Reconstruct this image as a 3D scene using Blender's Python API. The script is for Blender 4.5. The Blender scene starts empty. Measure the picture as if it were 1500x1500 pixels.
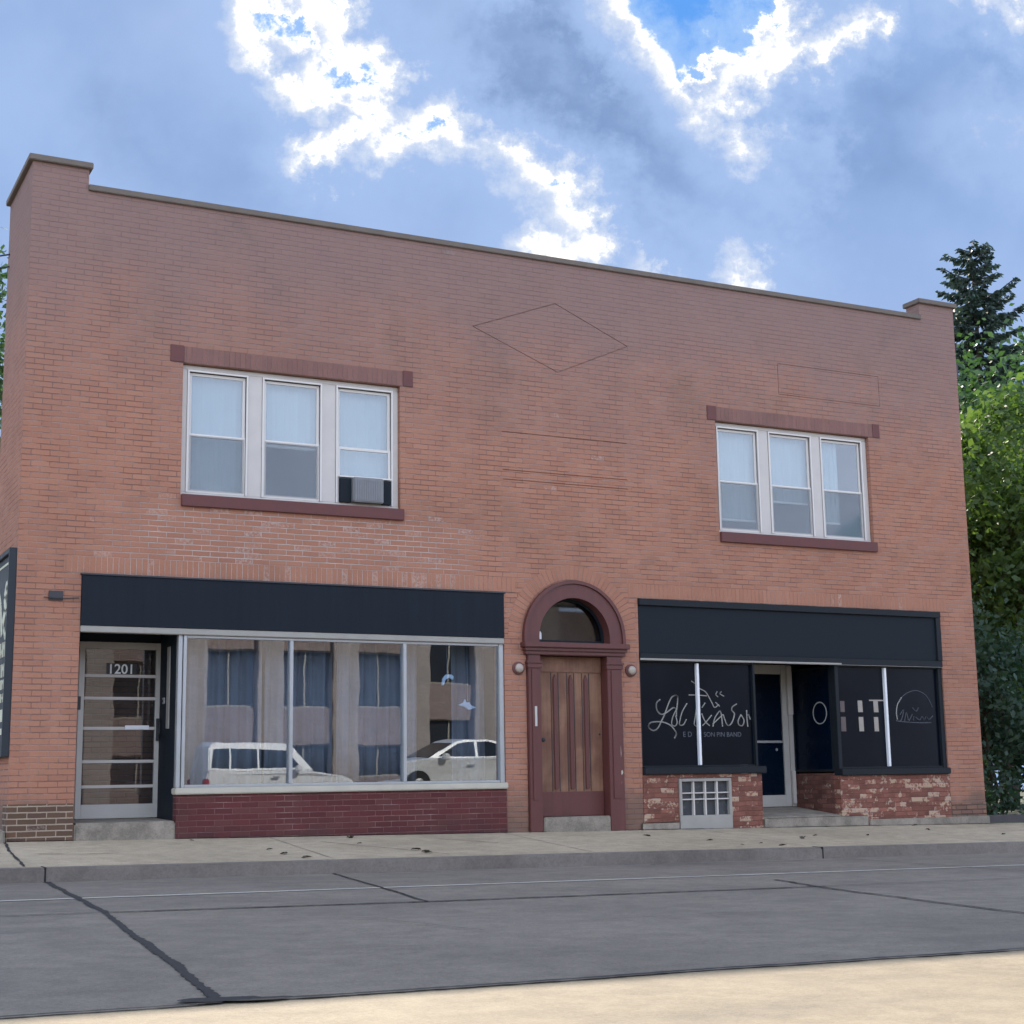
import bpy, bmesh, math, random
from mathutils import Vector, Matrix
random.seed(7)
R = math.radians
C = bpy.context.scene.collection
sc = bpy.context.scene
EXPO = 1.75
SUN_AZ, SUN_EL = 19.0, 32.8          # azimuth from +Y towards +X, elevation
SLOPE = -0.012                        # the street falls to the right
def zs(x): return SLOPE * x

# ------------------------------------------------------------------ materials
def new_mat(name):
    m = bpy.data.materials.new(name); m.use_nodes = True
    nt = m.node_tree; nt.nodes.clear()
    return m, NT(nt)
class NT:
    def __init__(s, nt): s.t = nt
    def n(s, typ, **kw):
        nd = s.t.nodes.new(typ)
        for k, v in kw.items(): setattr(nd, k, v)
        return nd
    def put(s, sock, v):
        if hasattr(v, 'is_output') or isinstance(v, bpy.types.NodeSocket): s.t.links.new(v, sock)
        else:
            if hasattr(sock.default_value, '__len__'):
                v = tuple(v) if hasattr(v, '__len__') else (v,) * len(sock.default_value)
                if len(sock.default_value) == 4 and len(v) == 3: v = v + (1,)
            sock.default_value = v
    def m(s, op, a, b=None, c=None, clamp=False):
        nd = s.n('ShaderNodeMath', operation=op); nd.use_clamp = clamp
        for i, v in enumerate((a, b, c)):
            if v is not None: s.put(nd.inputs[i], v)
        return nd.outputs[0]
    def v(s, op, a, b=None, c=None):
        nd = s.n('ShaderNodeVectorMath', operation=op)
        for i, q in enumerate((a, b, c)):
            if q is None: continue
            if op == 'SCALE' and i == 1: s.put(nd.inputs['Scale'], q)
            else: s.put(nd.inputs[i], q)
        return nd.outputs['Value'] if op in ('DOT_PRODUCT', 'LENGTH', 'DISTANCE') else nd.outputs[0]
    def xyz(s, v):
        nd = s.n('ShaderNodeSeparateXYZ'); s.put(nd.inputs[0], v); return nd.outputs
    def comb(s, x, y, z):
        nd = s.n('ShaderNodeCombineXYZ')
        for i, q in enumerate((x, y, z)): s.put(nd.inputs[i], q)
        return nd.outputs[0]
    def noise(s, vec, scale, detail=4, rough=.55, col=False, dist=0):
        nd = s.n('ShaderNodeTexNoise'); s.put(nd.inputs['Vector'], vec)
        nd.inputs['Scale'].default_value = scale; nd.inputs['Detail'].default_value = detail
        nd.inputs['Roughness'].default_value = rough; nd.inputs['Distortion'].default_value = dist
        return nd.outputs['Color' if col else 'Fac']
    def mix(s, f, a, b):
        nd = s.n('ShaderNodeMix', data_type='RGBA'); s.put(nd.inputs[0], f); s.put(nd.inputs[6], a); s.put(nd.inputs[7], b)
        return nd.outputs[2]
    def mul(s, a, b):
        nd = s.n('ShaderNodeMix', data_type='RGBA', blend_type='MULTIPLY'); nd.inputs[0].default_value = 1
        s.put(nd.inputs[6], a); s.put(nd.inputs[7], b); return nd.outputs[2]
    def ramp(s, f, stops, interp='LINEAR'):
        nd = s.n('ShaderNodeValToRGB'); cr = nd.color_ramp; cr.interpolation = interp
        while len(cr.elements) < len(stops): cr.elements.new(.5)
        for e, (p, c) in zip(cr.elements, stops):
            e.position = p; e.color = tuple(c) + (1,) if len(c) == 3 else c
        s.put(nd.inputs[0], f); return nd.outputs[0]
    def sm(s, f, a, b, lo=0, hi=1):
        nd = s.n('ShaderNodeMapRange', interpolation_type='SMOOTHSTEP'); s.put(nd.inputs[0], f)
        for i, q in enumerate((a, b, lo, hi)): nd.inputs[1 + i].default_value = q
        return nd.outputs[0]
    def bump(s, h, strength=.3, dist=.01):
        nd = s.n('ShaderNodeBump'); s.put(nd.inputs['Height'], h)
        nd.inputs['Strength'].default_value = strength; nd.inputs['Distance'].default_value = dist
        return nd.outputs[0]
    def obj(s): return s.n('ShaderNodeTexCoord').outputs['Object']
    def uv(s): return s.n('ShaderNodeUVMap').outputs[0]
    def out(s, sh):
        o = s.n('ShaderNodeOutputMaterial'); s.t.links.new(sh, o.inputs[0])
    def pbr(s, col, rough=.6, metal=0, spec=.5, normal=None, **kw):
        b = s.n('ShaderNodeBsdfPrincipled'); s.put(b.inputs['Base Color'], col); s.put(b.inputs['Roughness'], rough)
        b.inputs['Metallic'].default_value = metal; b.inputs['Specular IOR Level'].default_value = spec
        for k, v_ in kw.items(): s.put(b.inputs[k], v_)
        if normal is not None: s.put(b.inputs['Normal'], normal)
        return b.outputs[0]

def paint(name, col, rough=.5, var=.18, scale=3, wear=None, wear_amt=.35, grain=60, metal=0, spec=.5, bump=.15, streak=False):
    m, t = new_mat(name); o = t.obj()
    n1 = t.noise(o, scale, 6, .6)
    k = t.m('MULTIPLY_ADD', n1, 2 * var, 1 - var)
    c = t.mul(tuple(col), t.comb(k, k, k))
    if streak:
        sv = t.v('MULTIPLY', o, (14, 14, .8)); st = t.noise(sv, 1, 4, .6)
        k2 = t.m('MULTIPLY_ADD', st, .5, .75); c = t.mul(c, t.comb(k2, k2, k2))
    if wear:
        w = t.sm(t.noise(o, scale * 5, 8, .7), 1 - wear_amt - .06, 1 - wear_amt + .06)
        c = t.mix(w, c, wear)
    g = t.noise(o, grain, 4, .6)
    rr = t.m('MULTIPLY_ADD', n1, .25, rough - .12)
    t.out(t.pbr(c, rr, metal, spec, t.bump(g, bump, .004)))
    return m

def brick_mat(name, pal, mortar, mortar2, bw=.213, bh=.0677, mw=.011, effl=(.52, .44, .39), effl_amt=.02, effl_mask=None, base=None, rep_hi=.6, bumps=.6, veil_grey=None):
    """bricks in metres of the UV map"""
    m, t = new_mat(name); uv = t.uv(); o = t.obj()
    wob = t.v('SCALE', t.v('SUBTRACT', t.noise(o, 9, 3, .5, True), (.5, .5, .5)), .006)
    u, v, _ = t.xyz(t.v('ADD', uv, wob))
    vr = t.m('DIVIDE', v, bh); row = t.m('FLOOR', vr)
    off = t.m('MULTIPLY', t.m('FLOORED_MODULO', row, 2), .5)
    ur = t.m('ADD', t.m('DIVIDE', u, bw), off); col = t.m('FLOOR', ur)
    fu = t.m('MULTIPLY', t.m('FRACT', ur), bw); fv = t.m('MULTIPLY', t.m('FRACT', vr), bh)
    fu = t.m('ADD', fu, .0022); e = t.m('MINIMUM', t.m('MINIMUM', fu, t.m('SUBTRACT', bw + .0044, fu)), t.m('MINIMUM', fv, t.m('SUBTRACT', bh, fv)))
    en = t.m('ADD', e, t.m('MULTIPLY_ADD', t.noise(o, 70, 3), .006, -.003))
    brick = t.sm(en, mw * .5 - .002, mw * .5 + .003)
    wn = t.n('ShaderNodeTexWhiteNoise', noise_dimensions='3D'); t.put(wn.inputs['Vector'], t.comb(col, row, 3.3))
    rnd = wn.outputs['Value']; rnd2 = t.xyz(wn.outputs['Color'])[1]
    n_ = len(pal)
    c = t.ramp(rnd, [((i + .0) / n_, p) for i, p in enumerate(pal)])
    fine = t.noise(o, 45, 5, .65); big = t.noise(o, .55, 5, .6); mid = t.noise(o, 2.6, 4, .6)
    k = t.m('ADD', t.m('MULTIPLY_ADD', fine, .34, .66), t.m('MULTIPLY_ADD', big, .5, -.08))
    c = t.mul(c, t.comb(k, k, k))
    pk = t.m('GREATER_THAN', t.m('ADD', rnd2, t.m('MULTIPLY', t.sm(mid, .5, .75), .006)), 1 - effl_amt)
    if effl_mask is not None:
        x0, x1, z0, z1, amt = effl_mask
        x, y, z = t.xyz(o)
        def band(q, a, b, s): return t.m('MULTIPLY', t.sm(q, a - s, a + s), t.sm(q, b - s, b + s, 1, 0))
        msk = t.m('MULTIPLY', band(x, x0, x1, .5), band(z, z0, z1, .15))
        msk = t.m('MULTIPLY', msk, t.m('MULTIPLY_ADD', mid, 1.5, .1))
        pk = t.m('MAXIMUM', pk, t.m('GREATER_THAN', t.m('ADD', rnd2, t.m('MULTIPLY', msk, amt)), 1))
    else: msk = None
    pn = t.m('MULTIPLY', pk, t.sm(t.noise(o, 25, 5, .7), .42, .62))
    c = t.mix(t.m('MULTIPLY', pn, t.m('MULTIPLY_ADD', rnd, .35, .2)), c, effl)
    mc = t.mix(t.sm(mid, .42, rep_hi), mortar, mortar2)
    if msk is not None: mc = t.mix(t.m('MULTIPLY', msk, .75, clamp=True), mc, effl)
    c = t.mix(brick, mc, c)
    if veil_grey:                                     # veiling glare painted as grey into the upper brick, with a ragged lower edge
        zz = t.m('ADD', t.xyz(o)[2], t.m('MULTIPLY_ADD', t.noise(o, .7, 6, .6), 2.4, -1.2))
        c = t.mix(t.sm(zz, veil_grey[0], veil_grey[1], 0, veil_grey[3]), c, veil_grey[2])
    blot = t.sm(t.noise(o, .9, 6, .65), .52, .7); c = t.mul(c, t.mix(blot, (1, 1, 1), (.86, .90, .90)))
    if base:                                     # splash-back dirt along the ground, an uneven tide line
        x, y, z = t.xyz(o)
        zz = t.m('ADD', t.m('ADD', z, t.m('MULTIPLY', x, .012)), t.m('MULTIPLY_ADD', t.noise(o, 1.6, 5), -.9, .45))
        c = t.mix(t.sm(zz, base[0] - .12, base[0] + .25, base[2], 0), c, base[1])
    h = t.m('ADD', t.m('MULTIPLY', brick, 1), t.m('MULTIPLY_ADD', fine, .35, t.m('MULTIPLY', rnd, .25)))
    t.out(t.pbr(c, .85, 0, .25, t.bump(h, bumps, .008)))
    return m

def glass_mat(name, tint, refl=.07, rough=.003, warp=.0, wscale=1.2):
    m, t = new_mat(name)
    lw = t.n('ShaderNodeLayerWeight'); lw.inputs['Blend'].default_value = .5
    f = t.m('MULTIPLY_ADD', t.m('POWER', lw.outputs['Facing'], 4), 1 - refl, refl)
    tr = t.n('ShaderNodeBsdfTransparent'); t.put(tr.inputs[0], tint)
    gl = t.n('ShaderNodeBsdfGlossy'); t.put(gl.inputs['Color'], (1, 1, 1)); gl.inputs['Roughness'].default_value = rough
    if warp: t.put(gl.inputs['Normal'], t.bump(t.noise(t.obj(), wscale, 2, .4), warp, .02))
    mx = t.n('ShaderNodeMixShader'); t.put(mx.inputs[0], f)
    t.t.links.new(tr.outputs[0], mx.inputs[1]); t.t.links.new(gl.outputs[0], mx.inputs[2])
    t.out(mx.outputs[0]); return m

def concrete(name, col, col2, speck=.2, streak=None, rough=.85, patch=.25):
    m, t = new_mat(name); o = t.obj()
    big = t.noise(o, .45, 6, .62); fine = t.m('MULTIPLY_ADD', t.noise(o, 160, 3, .7), .5, t.m('MULTIPLY', t.noise(o, 45, 5, .75), .5)); med = t.noise(o, 5, 6, .65)
    c = t.mix(t.sm(big, .35, .65), col, col2)
    if streak:                                   # tyre-polished bands running along the street
        sv = t.v('MULTIPLY', o, (.05, 1.6, 1)); st = t.noise(sv, 1, 5, .6)
        k0 = t.m('MULTIPLY_ADD', st, 2 * streak, 1 - streak); c = t.mul(c, t.comb(k0, k0, k0))
    fs = t.sm(fine, .34, .66); k = t.m('ADD', t.m('MULTIPLY_ADD', fs, 2 * speck, 1 - speck), t.m('MULTIPLY_ADD', t.sm(med, .3, .7), patch, -patch / 2))
    c = t.mul(c, t.comb(k, k, k))
    sp = t.sm(t.noise(o, 2.1, 8, .75), .64, .70); c = t.mix(t.m('MULTIPLY', sp, .35), c, (.05, .05, .048))
    sp2 = t.sm(t.noise(t.v('MULTIPLY', o, (.5, 1.3, 1)), .8, 4, .5), .60, .75); c = t.mix(t.m('MULTIPLY', sp2, .22), c, (.06, .058, .055))
    t.out(t.pbr(c, rough, 0, .3, t.bump(t.m('ADD', fine, t.m('MULTIPLY', med, .5)), .35, .006)))
    return m

def leaf_mat(name, c1, c2, trans, tw=.45):
    m, t = new_mat(name); o = t.obj()
    n1 = t.noise(o, 1.1, 3); n2 = t.noise(o, 16, 2)
    f = t.m('ADD', t.m('MULTIPLY', n1, .6), t.m('MULTIPLY', n2, .4))
    c = t.mix(t.sm(f, .36, .64), c1, c2)
    d = t.pbr(c, .55, 0, .35)
    tl = t.n('ShaderNodeBsdfTranslucent'); t.put(tl.inputs[0], t.mul(c, trans))
    mx = t.n('ShaderNodeMixShader'); mx.inputs[0].default_value = tw
    t.t.links.new(d, mx.inputs[1]); t.t.links.new(tl.outputs[0], mx.inputs[2]); t.out(mx.outputs[0])
    return m

def wood_door(name, c1, c2):
    m, t = new_mat(name); o = t.obj()
    g = t.noise(t.v('MULTIPLY', o, (26, 26, 1.4)), 1, 6, .65, dist=.6)
    fade = t.sm(t.noise(o, 2.2, 5, .6), .38, .66)
    c = t.mix(t.m('MULTIPLY_ADD', fade, .6, t.m('MULTIPLY', g, .4)), c1, c2)
    k = t.m('MULTIPLY_ADD', g, .7, .6); c = t.mul(c, t.comb(k, k, k))
    t.out(t.pbr(c, .6, 0, .35, t.bump(g, .3, .004))); return m

def peeling(name, top, under, amt):
    """painted bricks with the paint flaked off some of them"""
    m, t = new_mat(name); uv = t.uv(); o = t.obj()
    u, v, _ = t.xyz(uv); bw, bh = .213, .0677
    vr = t.m('DIVIDE', v, bh); row = t.m('FLOOR', vr)
    ur = t.m('ADD', t.m('DIVIDE', u, bw), t.m('MULTIPLY', t.m('FLOORED_MODULO', row, 2), .5)); col = t.m('FLOOR', ur)
    fu = t.m('MULTIPLY', t.m('FRACT', ur), bw); fv = t.m('MULTIPLY', t.m('FRACT', vr), bh)
    e = t.m('MINIMUM', t.m('MINIMUM', fu, t.m('SUBTRACT', bw, fu)), t.m('MINIMUM', fv, t.m('SUBTRACT', bh, fv)))
    brick = t.sm(e, .003, .009)
    wn = t.n('ShaderNodeTexWhiteNoise', noise_dimensions='3D'); t.put(wn.inputs['Vector'], t.comb(col, row, 1.7)); rnd = wn.outputs['Value']
    n1 = t.noise(o, 7, 6, .6); n2 = t.noise(o, 30, 5, .7)
    base = t.mix(t.sm(n1, .3, .7), top, tuple(q * .62 for q in top))
    k = t.m('MULTIPLY_ADD', rnd, .5, .75); base = t.mul(base, t.comb(k, k, k))
    fl = t.sm(t.m('ADD', t.m('ADD', n1, t.m('MULTIPLY', t.m('SUBTRACT', n2, .5), .8)), t.m('MULTIPLY', rnd, .35)), 1 - amt, 1 - amt + .06)
    c = t.mix(fl, base, under)
    c = t.mix(brick, t.mix(fl, tuple(q * .7 for q in top), (.36, .28, .235)), c)
    t.out(t.pbr(c, .75, 0, .3, t.bump(t.m('ADD', brick, t.m('MULTIPLY', n2, .5)), .7, .008))); return m

M = {}
PAL = [(.385, .172, .108), (.405, .182, .114), (.362, .160, .102), (.420, .200, .128), (.375, .174, .115), (.398, .170, .104), (.342, .152, .100)]
PM = [sum(c[i] for c in PAL) / len(PAL) for i in range(3)]
PAL = [tuple(m_ + (q - m_) * .6 for q, m_ in zip(c, (PM[0], PM[1] * 1.09, PM[2] * 1.10))) for c in PAL]
M['brick'] = brick_mat('red_brick', PAL, (.205, .118, .096), (.34, .22, .175), effl_amt=.0012, effl_mask=(1.2, 5.6, 2.95, 3.95, .24), base=(.35, (.13, .095, .075), .7), veil_grey=(4.4, 7.6, (.215, .155, .146), .75))
M['soldier'] = brick_mat('soldier_brick', [(.235, .122, .100), (.25, .128, .105), (.222, .116, .098)], (.185, .108, .09), (.24, .155, .13), bw=.0677, bh=.205, effl_amt=.004)
M['soldier_flush'] = brick_mat('soldier_course', PAL[:6], (.25, .145, .108), (.34, .24, .19), bw=.0677, bh=.2031, effl_amt=.03, effl_mask=(.7, 5.5, 3.0, 3.3, .2))
M['radial'] = brick_mat('radial_brick', PAL, (.25, .145, .108), (.30, .2, .155), bw=.0677, bh=.215)
M['maroon_brick'] = brick_mat('maroon_painted_brick', [(.108, .030, .030), (.125, .035, .034), (.094, .028, .028), (.118, .042, .038)], (.17, .075, .068), (.30, .20, .18), mw=.009, effl_amt=.006, rep_hi=.8, base=(.02, (.06, .035, .035), .5))
M['dark_brick'] = brick_mat('weathered_base_brick', [(.135, .080, .052), (.105, .064, .048), (.165, .092, .058), (.115, .072, .048)], (.34, .26, .19), (.38, .30, .22), mw=.014, effl_amt=.02)
M['worn_brick'] = brick_mat('eroded_base_brick', [(.21, .115, .085), (.17, .10, .075), (.24, .13, .09)], (.07, .055, .045), (.12, .09, .07), mw=.016, effl_amt=.03, bumps=1)
M['peel'] = peeling('peeling_red_paint', (.250, .098, .068), (.44, .30, .20), .235)
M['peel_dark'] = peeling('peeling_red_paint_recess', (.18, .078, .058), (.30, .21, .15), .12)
M['coping'] = paint('weathered_coping', (.15, .122, .10), .8, .35, 4)
M['stone_white'] = paint('cream_sill', (.50, .46, .37), .7, .22, 4, (.22, .19, .15), .30)
M['maroon'] = paint('maroon_paint', (.112, .034, .028), .5, .2, 3, (.20, .10, .09), .22, streak=True)
M['maroon_sill'] = paint('maroon_sill_paint', (.125, .040, .035), .65, .25, 4)
M['block'] = paint('lintel_end_block', (.140, .055, .050), .8, .2, 9)
M['door_wood'] = wood_door('faded_door_boards', (.150, .062, .040), (.290, .158, .092))
M['navy'] = paint('navy_fascia_paint', (.0125, .0175, .0245), .65, .25, 1.2, bump=.05, spec=.16, streak=True)
M['navy_dark'] = paint('dark_slate_fascia_paint', (.0115, .0165, .0215), .6, .2, 1.2, bump=.05, spec=.16)
M['slate_trim'] = paint('slate_trim_paint', (.014, .0175, .021), .55, .25, 4, spec=.2)
M['alu'] = paint('brushed_aluminium', (.42, .43, .43), .42, .15, 3, (.2, .2, .2), .2, metal=.55)
M['alu_warm'] = paint('dull_aluminium', (.50, .475, .43), .5, .15, 3, (.25, .23, .2), .2, metal=.1)
M['white_bar'] = paint('white_mullion_paint', (.80, .80, .80), .4, .05, 3)
M['white_frame'] = paint('white_window_paint', (.56, .515, .465), .5, .12, 4, (.33, .31, .30), .2)
M['white_sash'] = paint('white_sash_paint', (.68, .64, .59), .4, .06, 4)
M['beige'] = paint('beige_header_paint', (.33, .31, .27), .6, .2, 4, (.17, .15, .13), .25)
M['grey_dark'] = paint('dark_metal', (.035, .035, .04), .5, .2, 6)
M['black'] = paint('black_plastic', (.012, .012, .014), .45, .1, 6)
M['dark_room'] = paint('dark_interior', (.05, .055, .065), .9, .2, 1)
M['dark_floor'] = paint('interior_floor', (.09, .08, .07), .8, .2, 1)
M['glass'] = glass_mat('shop_glass', (.80, .88, .96), .125, warp=.028, wscale=1.5)
M['glass_door'] = glass_mat('door_glass', (.72, .78, .82), .07, warp=.03, wscale=2)
M['glass_up'] = glass_mat('upper_glass', (.88, .93, .95), .10, .02, warp=.03, wscale=1.5)
def screen_mat():
    m, t = new_mat('insect_screen'); tr = t.n('ShaderNodeBsdfTransparent')
    mx = t.n('ShaderNodeMixShader'); mx.inputs[0].default_value = .16
    t.t.links.new(tr.outputs[0], mx.inputs[1]); t.t.links.new(t.pbr((.10, .11, .13), .7), mx.inputs[2]); t.out(mx.outputs[0]); return m
M['screen'] = screen_mat()
M['glass_fan'] = glass_mat('fanlight_glass', (.60, .66, .70), .045, .02)
def dark_glass(name, col, spec=.35, rough=.12):
    m, t = new_mat(name); o = t.obj(); n = t.noise(o, 1.3, 5, .6)
    k = t.m('MULTIPLY_ADD', n, .7, .65)
    t.out(t.pbr(t.mul(col, t.comb(k, k, k)), t.m('MULTIPLY_ADD', n, .14, rough), 0, spec)); return m
M['dark_glass'] = dark_glass('filmed_navy_glass', (.0032, .0062, .0115), .16, .14)
M['dark_glass_blue'] = dark_glass('blue_filmed_glass', (.0016, .0065, .0165), .12, .2)
M['glass_block'] = paint('grey_glass_block', (.045, .052, .06), .25, .4, 9, bump=.4)
M['etch'] = paint('etched_lettering', (.42, .40, .36), .6, .25, 10)
M['etch_dim'] = paint('faded_etched_lettering', (.075, .085, .10), .6, .2, 10)
M['tan_tape'] = paint('tan_paper', (.34, .30, .25), .7, .15, 8)
M['brown_tape'] = paint('brown_paper', (.12, .09, .085), .7, .15, 8)
M['blind'] = paint('pale_blind_fabric', (.345, .37, .355), .9, .06, 3, bump=.1)
M['curtain_grey'] = paint('grey_drape', (.30, .32, .36), .9, .1, 3)
M['curtain'] = paint('blue_grey_drape', (.275, .25, .24), .9, .15, 2, streak=True)
M['paper'] = paint('white_paper', (.85, .85, .82), .7, .05, 5)
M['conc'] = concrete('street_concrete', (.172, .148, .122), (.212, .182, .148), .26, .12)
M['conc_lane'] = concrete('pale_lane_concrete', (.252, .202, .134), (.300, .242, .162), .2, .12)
M['walk'] = concrete('sidewalk_concrete', (.365, .298, .205), (.445, .365, .255), .2)
M['kerb'] = concrete('kerb_concrete', (.165, .142, .122), (.215, .188, .162), .2)
M['step'] = concrete('step_concrete', (.22, .19, .15), (.29, .25, .20), .2, patch=.5)
M['tar'] = paint('tar_joint', (.017, .016, .016), .85, .3, 8)
M['roadline'] = paint('worn_white_line', (.46, .43, .36), .8, .15, 2, (.31, .30, .28), .42)
M['grass'] = paint('dry_grass_ground', (.055, .065, .028), .95, .4, 3, (.12, .10, .06), .4, bump=.8)
M['soil'] = paint('bare_ground', (.11, .095, .07), .95, .35, 1, bump=.6)
M['timber'] = paint('grey_weathered_timber', (.075, .066, .066), .9, .35, 5, streak=False)
M['bark'] = paint('bark', (.075, .058, .045), .95, .3, 7, bump=.8)
M['leaf_bright'] = leaf_mat('maple_leaves', (.058, .100, .036), (.100, .142, .046), (1.9, 2.15, .8), .42)
M['leaf_mid'] = leaf_mat('dark_leaves', (.044, .084, .044), (.066, .112, .054), (1.5, 1.9, .7), .32)
M['leaf_dark'] = leaf_mat('shrub_leaves', (.036, .074, .052), (.054, .096, .064), (1.4, 1.8, .8), .25)
M['needle'] = leaf_mat('spruce_needles', (.040, .066, .056), (.066, .095, .075), (1, 1.3, .8), .18)
M['limestone'] = brick_mat('pale_brick', [(.36, .32, .31), (.40, .35, .335), (.335, .30, .29)], (.30, .27, .26), (.37, .33, .315))
M['spandrel'] = brick_mat('tan_brick', [(.27, .215, .205), (.295, .23, .22), (.25, .20, .19)], (.23, .19, .18), (.27, .235, .225))
M['far_glass'] = dark_glass('far_window_glass', (.028, .031, .037), .45, .1)
M['car_white'] = paint('white_car_paint', (.74, .75, .76), .25, .03, 1, bump=0)
M['car_silver'] = paint('silver_car_paint', (.68, .70, .72), .25, .03, 1, metal=.1, bump=0)
M['car_glass'] = dark_glass('car_glass', (.012, .016, .022), .6, .03)
M['tyre'] = paint('tyre_rubber', (.015, .015, .015), .8, .1, 4)
M['rim'] = paint('alloy_rim', (.5, .5, .5), .35, .05, 3, metal=.8)
M['lamp_glass'] = paint('frosted_lamp_glass', (.40, .335, .27), .35, .08, 8, bump=0)
M['red_lens'] = paint('red_lens', (.3, .02, .02), .3, .05, 4)
M['cream_sign'] = paint('cream_sign_paint', (.55, .55, .42), .6, .12, 6)
M['sign_board'] = paint('sign_board_paint', (.014, .020, .026), .6, .15, 3)
M['ac_case'] = paint('grey_ac_casing', (.20, .20, .20), .5, .1, 6)
M['ac_grille'] = paint('grey_condenser_fins', (.22, .22, .23), .6, .15, 8)
M['leaf_litter'] = paint('dry_leaf', (.06, .045, .03), .8, .3, 20)

# ------------------------------------------------------------------ mesh helpers
class MB:
    def __init__(s): s.v = []; s.f = []; s.uvs = {}
    def add(s, vs, fs):
        b = len(s.v); s.v += [tuple(p) for p in vs]; s.f += [tuple(i + b for i in f) for f in fs]; return s
    def box(s, x0, x1, y0, y1, z0, z1):
        return s.hexa([(x0, y0, z0), (x1, y0, z0), (x1, y1, z0), (x0, y1, z0), (x0, y0, z1), (x1, y0, z1), (x1, y1, z1), (x0, y1, z1)])
    def hexa(s, p):
        return s.add(p, [(3, 2, 1, 0), (4, 5, 6, 7), (0, 1, 5, 4), (1, 2, 6, 5), (2, 3, 7, 6), (3, 0, 4, 7)])
    def prism(s, pts, y0, y1):
        """polygon in (x, z), counter-clockwise seen from -Y, extruded y0..y1"""
        n = len(pts)
        vs = [(x, y0, z) for x, z in pts] + [(x, y1, z) for x, z in pts]
        fs = [tuple(range(n)), tuple(range(2 * n - 1, n - 1, -1))]
        fs += [((i + 1) % n, i, i + n, (i + 1) % n + n) for i in range(n)]
        return s.add(vs, fs)
    def ring(s, outer, inner, y0, y1):
        """strip between two equal-length open polylines (x,z)"""
        n = len(outer)
        for i in range(n - 1):
            a, b, c, d = outer[i], outer[i + 1], inner[i + 1], inner[i]
            s.hexa([(d[0], y0, d[1]), (a[0], y0, a[1]), (a[0], y1, a[1]), (d[0], y1, d[1]), (c[0], y0, c[1]), (b[0], y0, b[1]), (b[0], y1, b[1]), (c[0], y1, c[1])])
        return s
    def tube(s, pts, r, n=8, cap=True):
        pts = [Vector(p) for p in pts]; rs = r if hasattr(r, '__len__') else [r] * len(pts)
        b = len(s.v); up = Vector((.123, .31, .94))
        for i, p in enumerate(pts):
            d = (pts[min(i + 1, len(pts) - 1)] - pts[max(i - 1, 0)]).normalized()
            if abs(d.dot(up)) > .98: up = Vector((1, .2, 0))
            a = d.cross(up).normalized(); c = a.cross(d)
            for k in range(n):
                q = p + (a * math.cos(2 * math.pi * k / n) + c * math.sin(2 * math.pi * k / n)) * rs[i]
                s.v.append(tuple(q))
        for i in range(len(pts) - 1):
            for k in range(n):
                s.f.append((b + i * n + k, b + i * n + (k + 1) % n, b + (i + 1) * n + (k + 1) % n, b + (i + 1) * n + k))
        if cap:
            s.f.append(tuple(b + k for k in range(n - 1, -1, -1))); s.f.append(tuple(b + (len(pts) - 1) * n + k for k in range(n)))
        return s
    def lathe(s, prof, c, axis='y', n=24):
        """prof = [(radius, offset along axis)]"""
        b = len(s.v)
        for r, h in prof:
            for k in range(n):
                a = 2 * math.pi * k / n; p, q = r * math.cos(a), r * math.sin(a)
                s.v.append({'y': (c[0] + p, c[1] + h, c[2] + q), 'z': (c[0] + p, c[1] + q, c[2] + h), 'x': (c[0] + h, c[1] + p, c[2] + q)}[axis])
        for i in range(len(prof) - 1):
            for k in range(n):
                s.f.append((b + i * n + k, b + i * n + (k + 1) % n, b + (i + 1) * n + (k + 1) % n, b + (i + 1) * n + k))
        s.f.append(tuple(b + k for k in range(n))); s.f.append(tuple(b + (len(prof) - 1) * n + k for k in range(n)))
        return s
    def ribbon(s, pts, w, y0, y1):
        """flat pen stroke in the facade plane"""
        for (x0, z0), (x1, z1) in zip(pts, pts[1:]):
            L = math.hypot(x1 - x0, z1 - z0) or 1e-6
            dx, dz = (x1 - x0) / L, (z1 - z0) / L; e = w * .35
            ax, az = x0 - dx * e, z0 - dz * e; bx, bz = x1 + dx * e, z1 + dz * e
            nx, nz = -dz * w / 2, dx * w / 2
            s.prism([(ax - nx, az - nz), (bx - nx, bz - nz), (bx + nx, bz + nz), (ax + nx, az + nz)], y0, y1)
        return s

def box_uv(me, swap=False, fn=None):
    lay = me.uv_layers.new(name='UVMap') if not me.uv_layers else me.uv_layers[0]
    for p in me.polygons:
        n = p.normal; ax, ay, az = abs(n.x), abs(n.y), abs(n.z)
        for li in p.loop_indices:
            co = me.vertices[me.loops[li].vertex_index].co
            if fn: uv = fn(co, n)
            elif ay >= ax and ay >= az: uv = (co.x, co.z)
            elif ax >= az: uv = (co.y, co.z)
            else: uv = (co.x, co.y)
            lay.data[li].uv = (uv[1], uv[0]) if swap else uv

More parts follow.
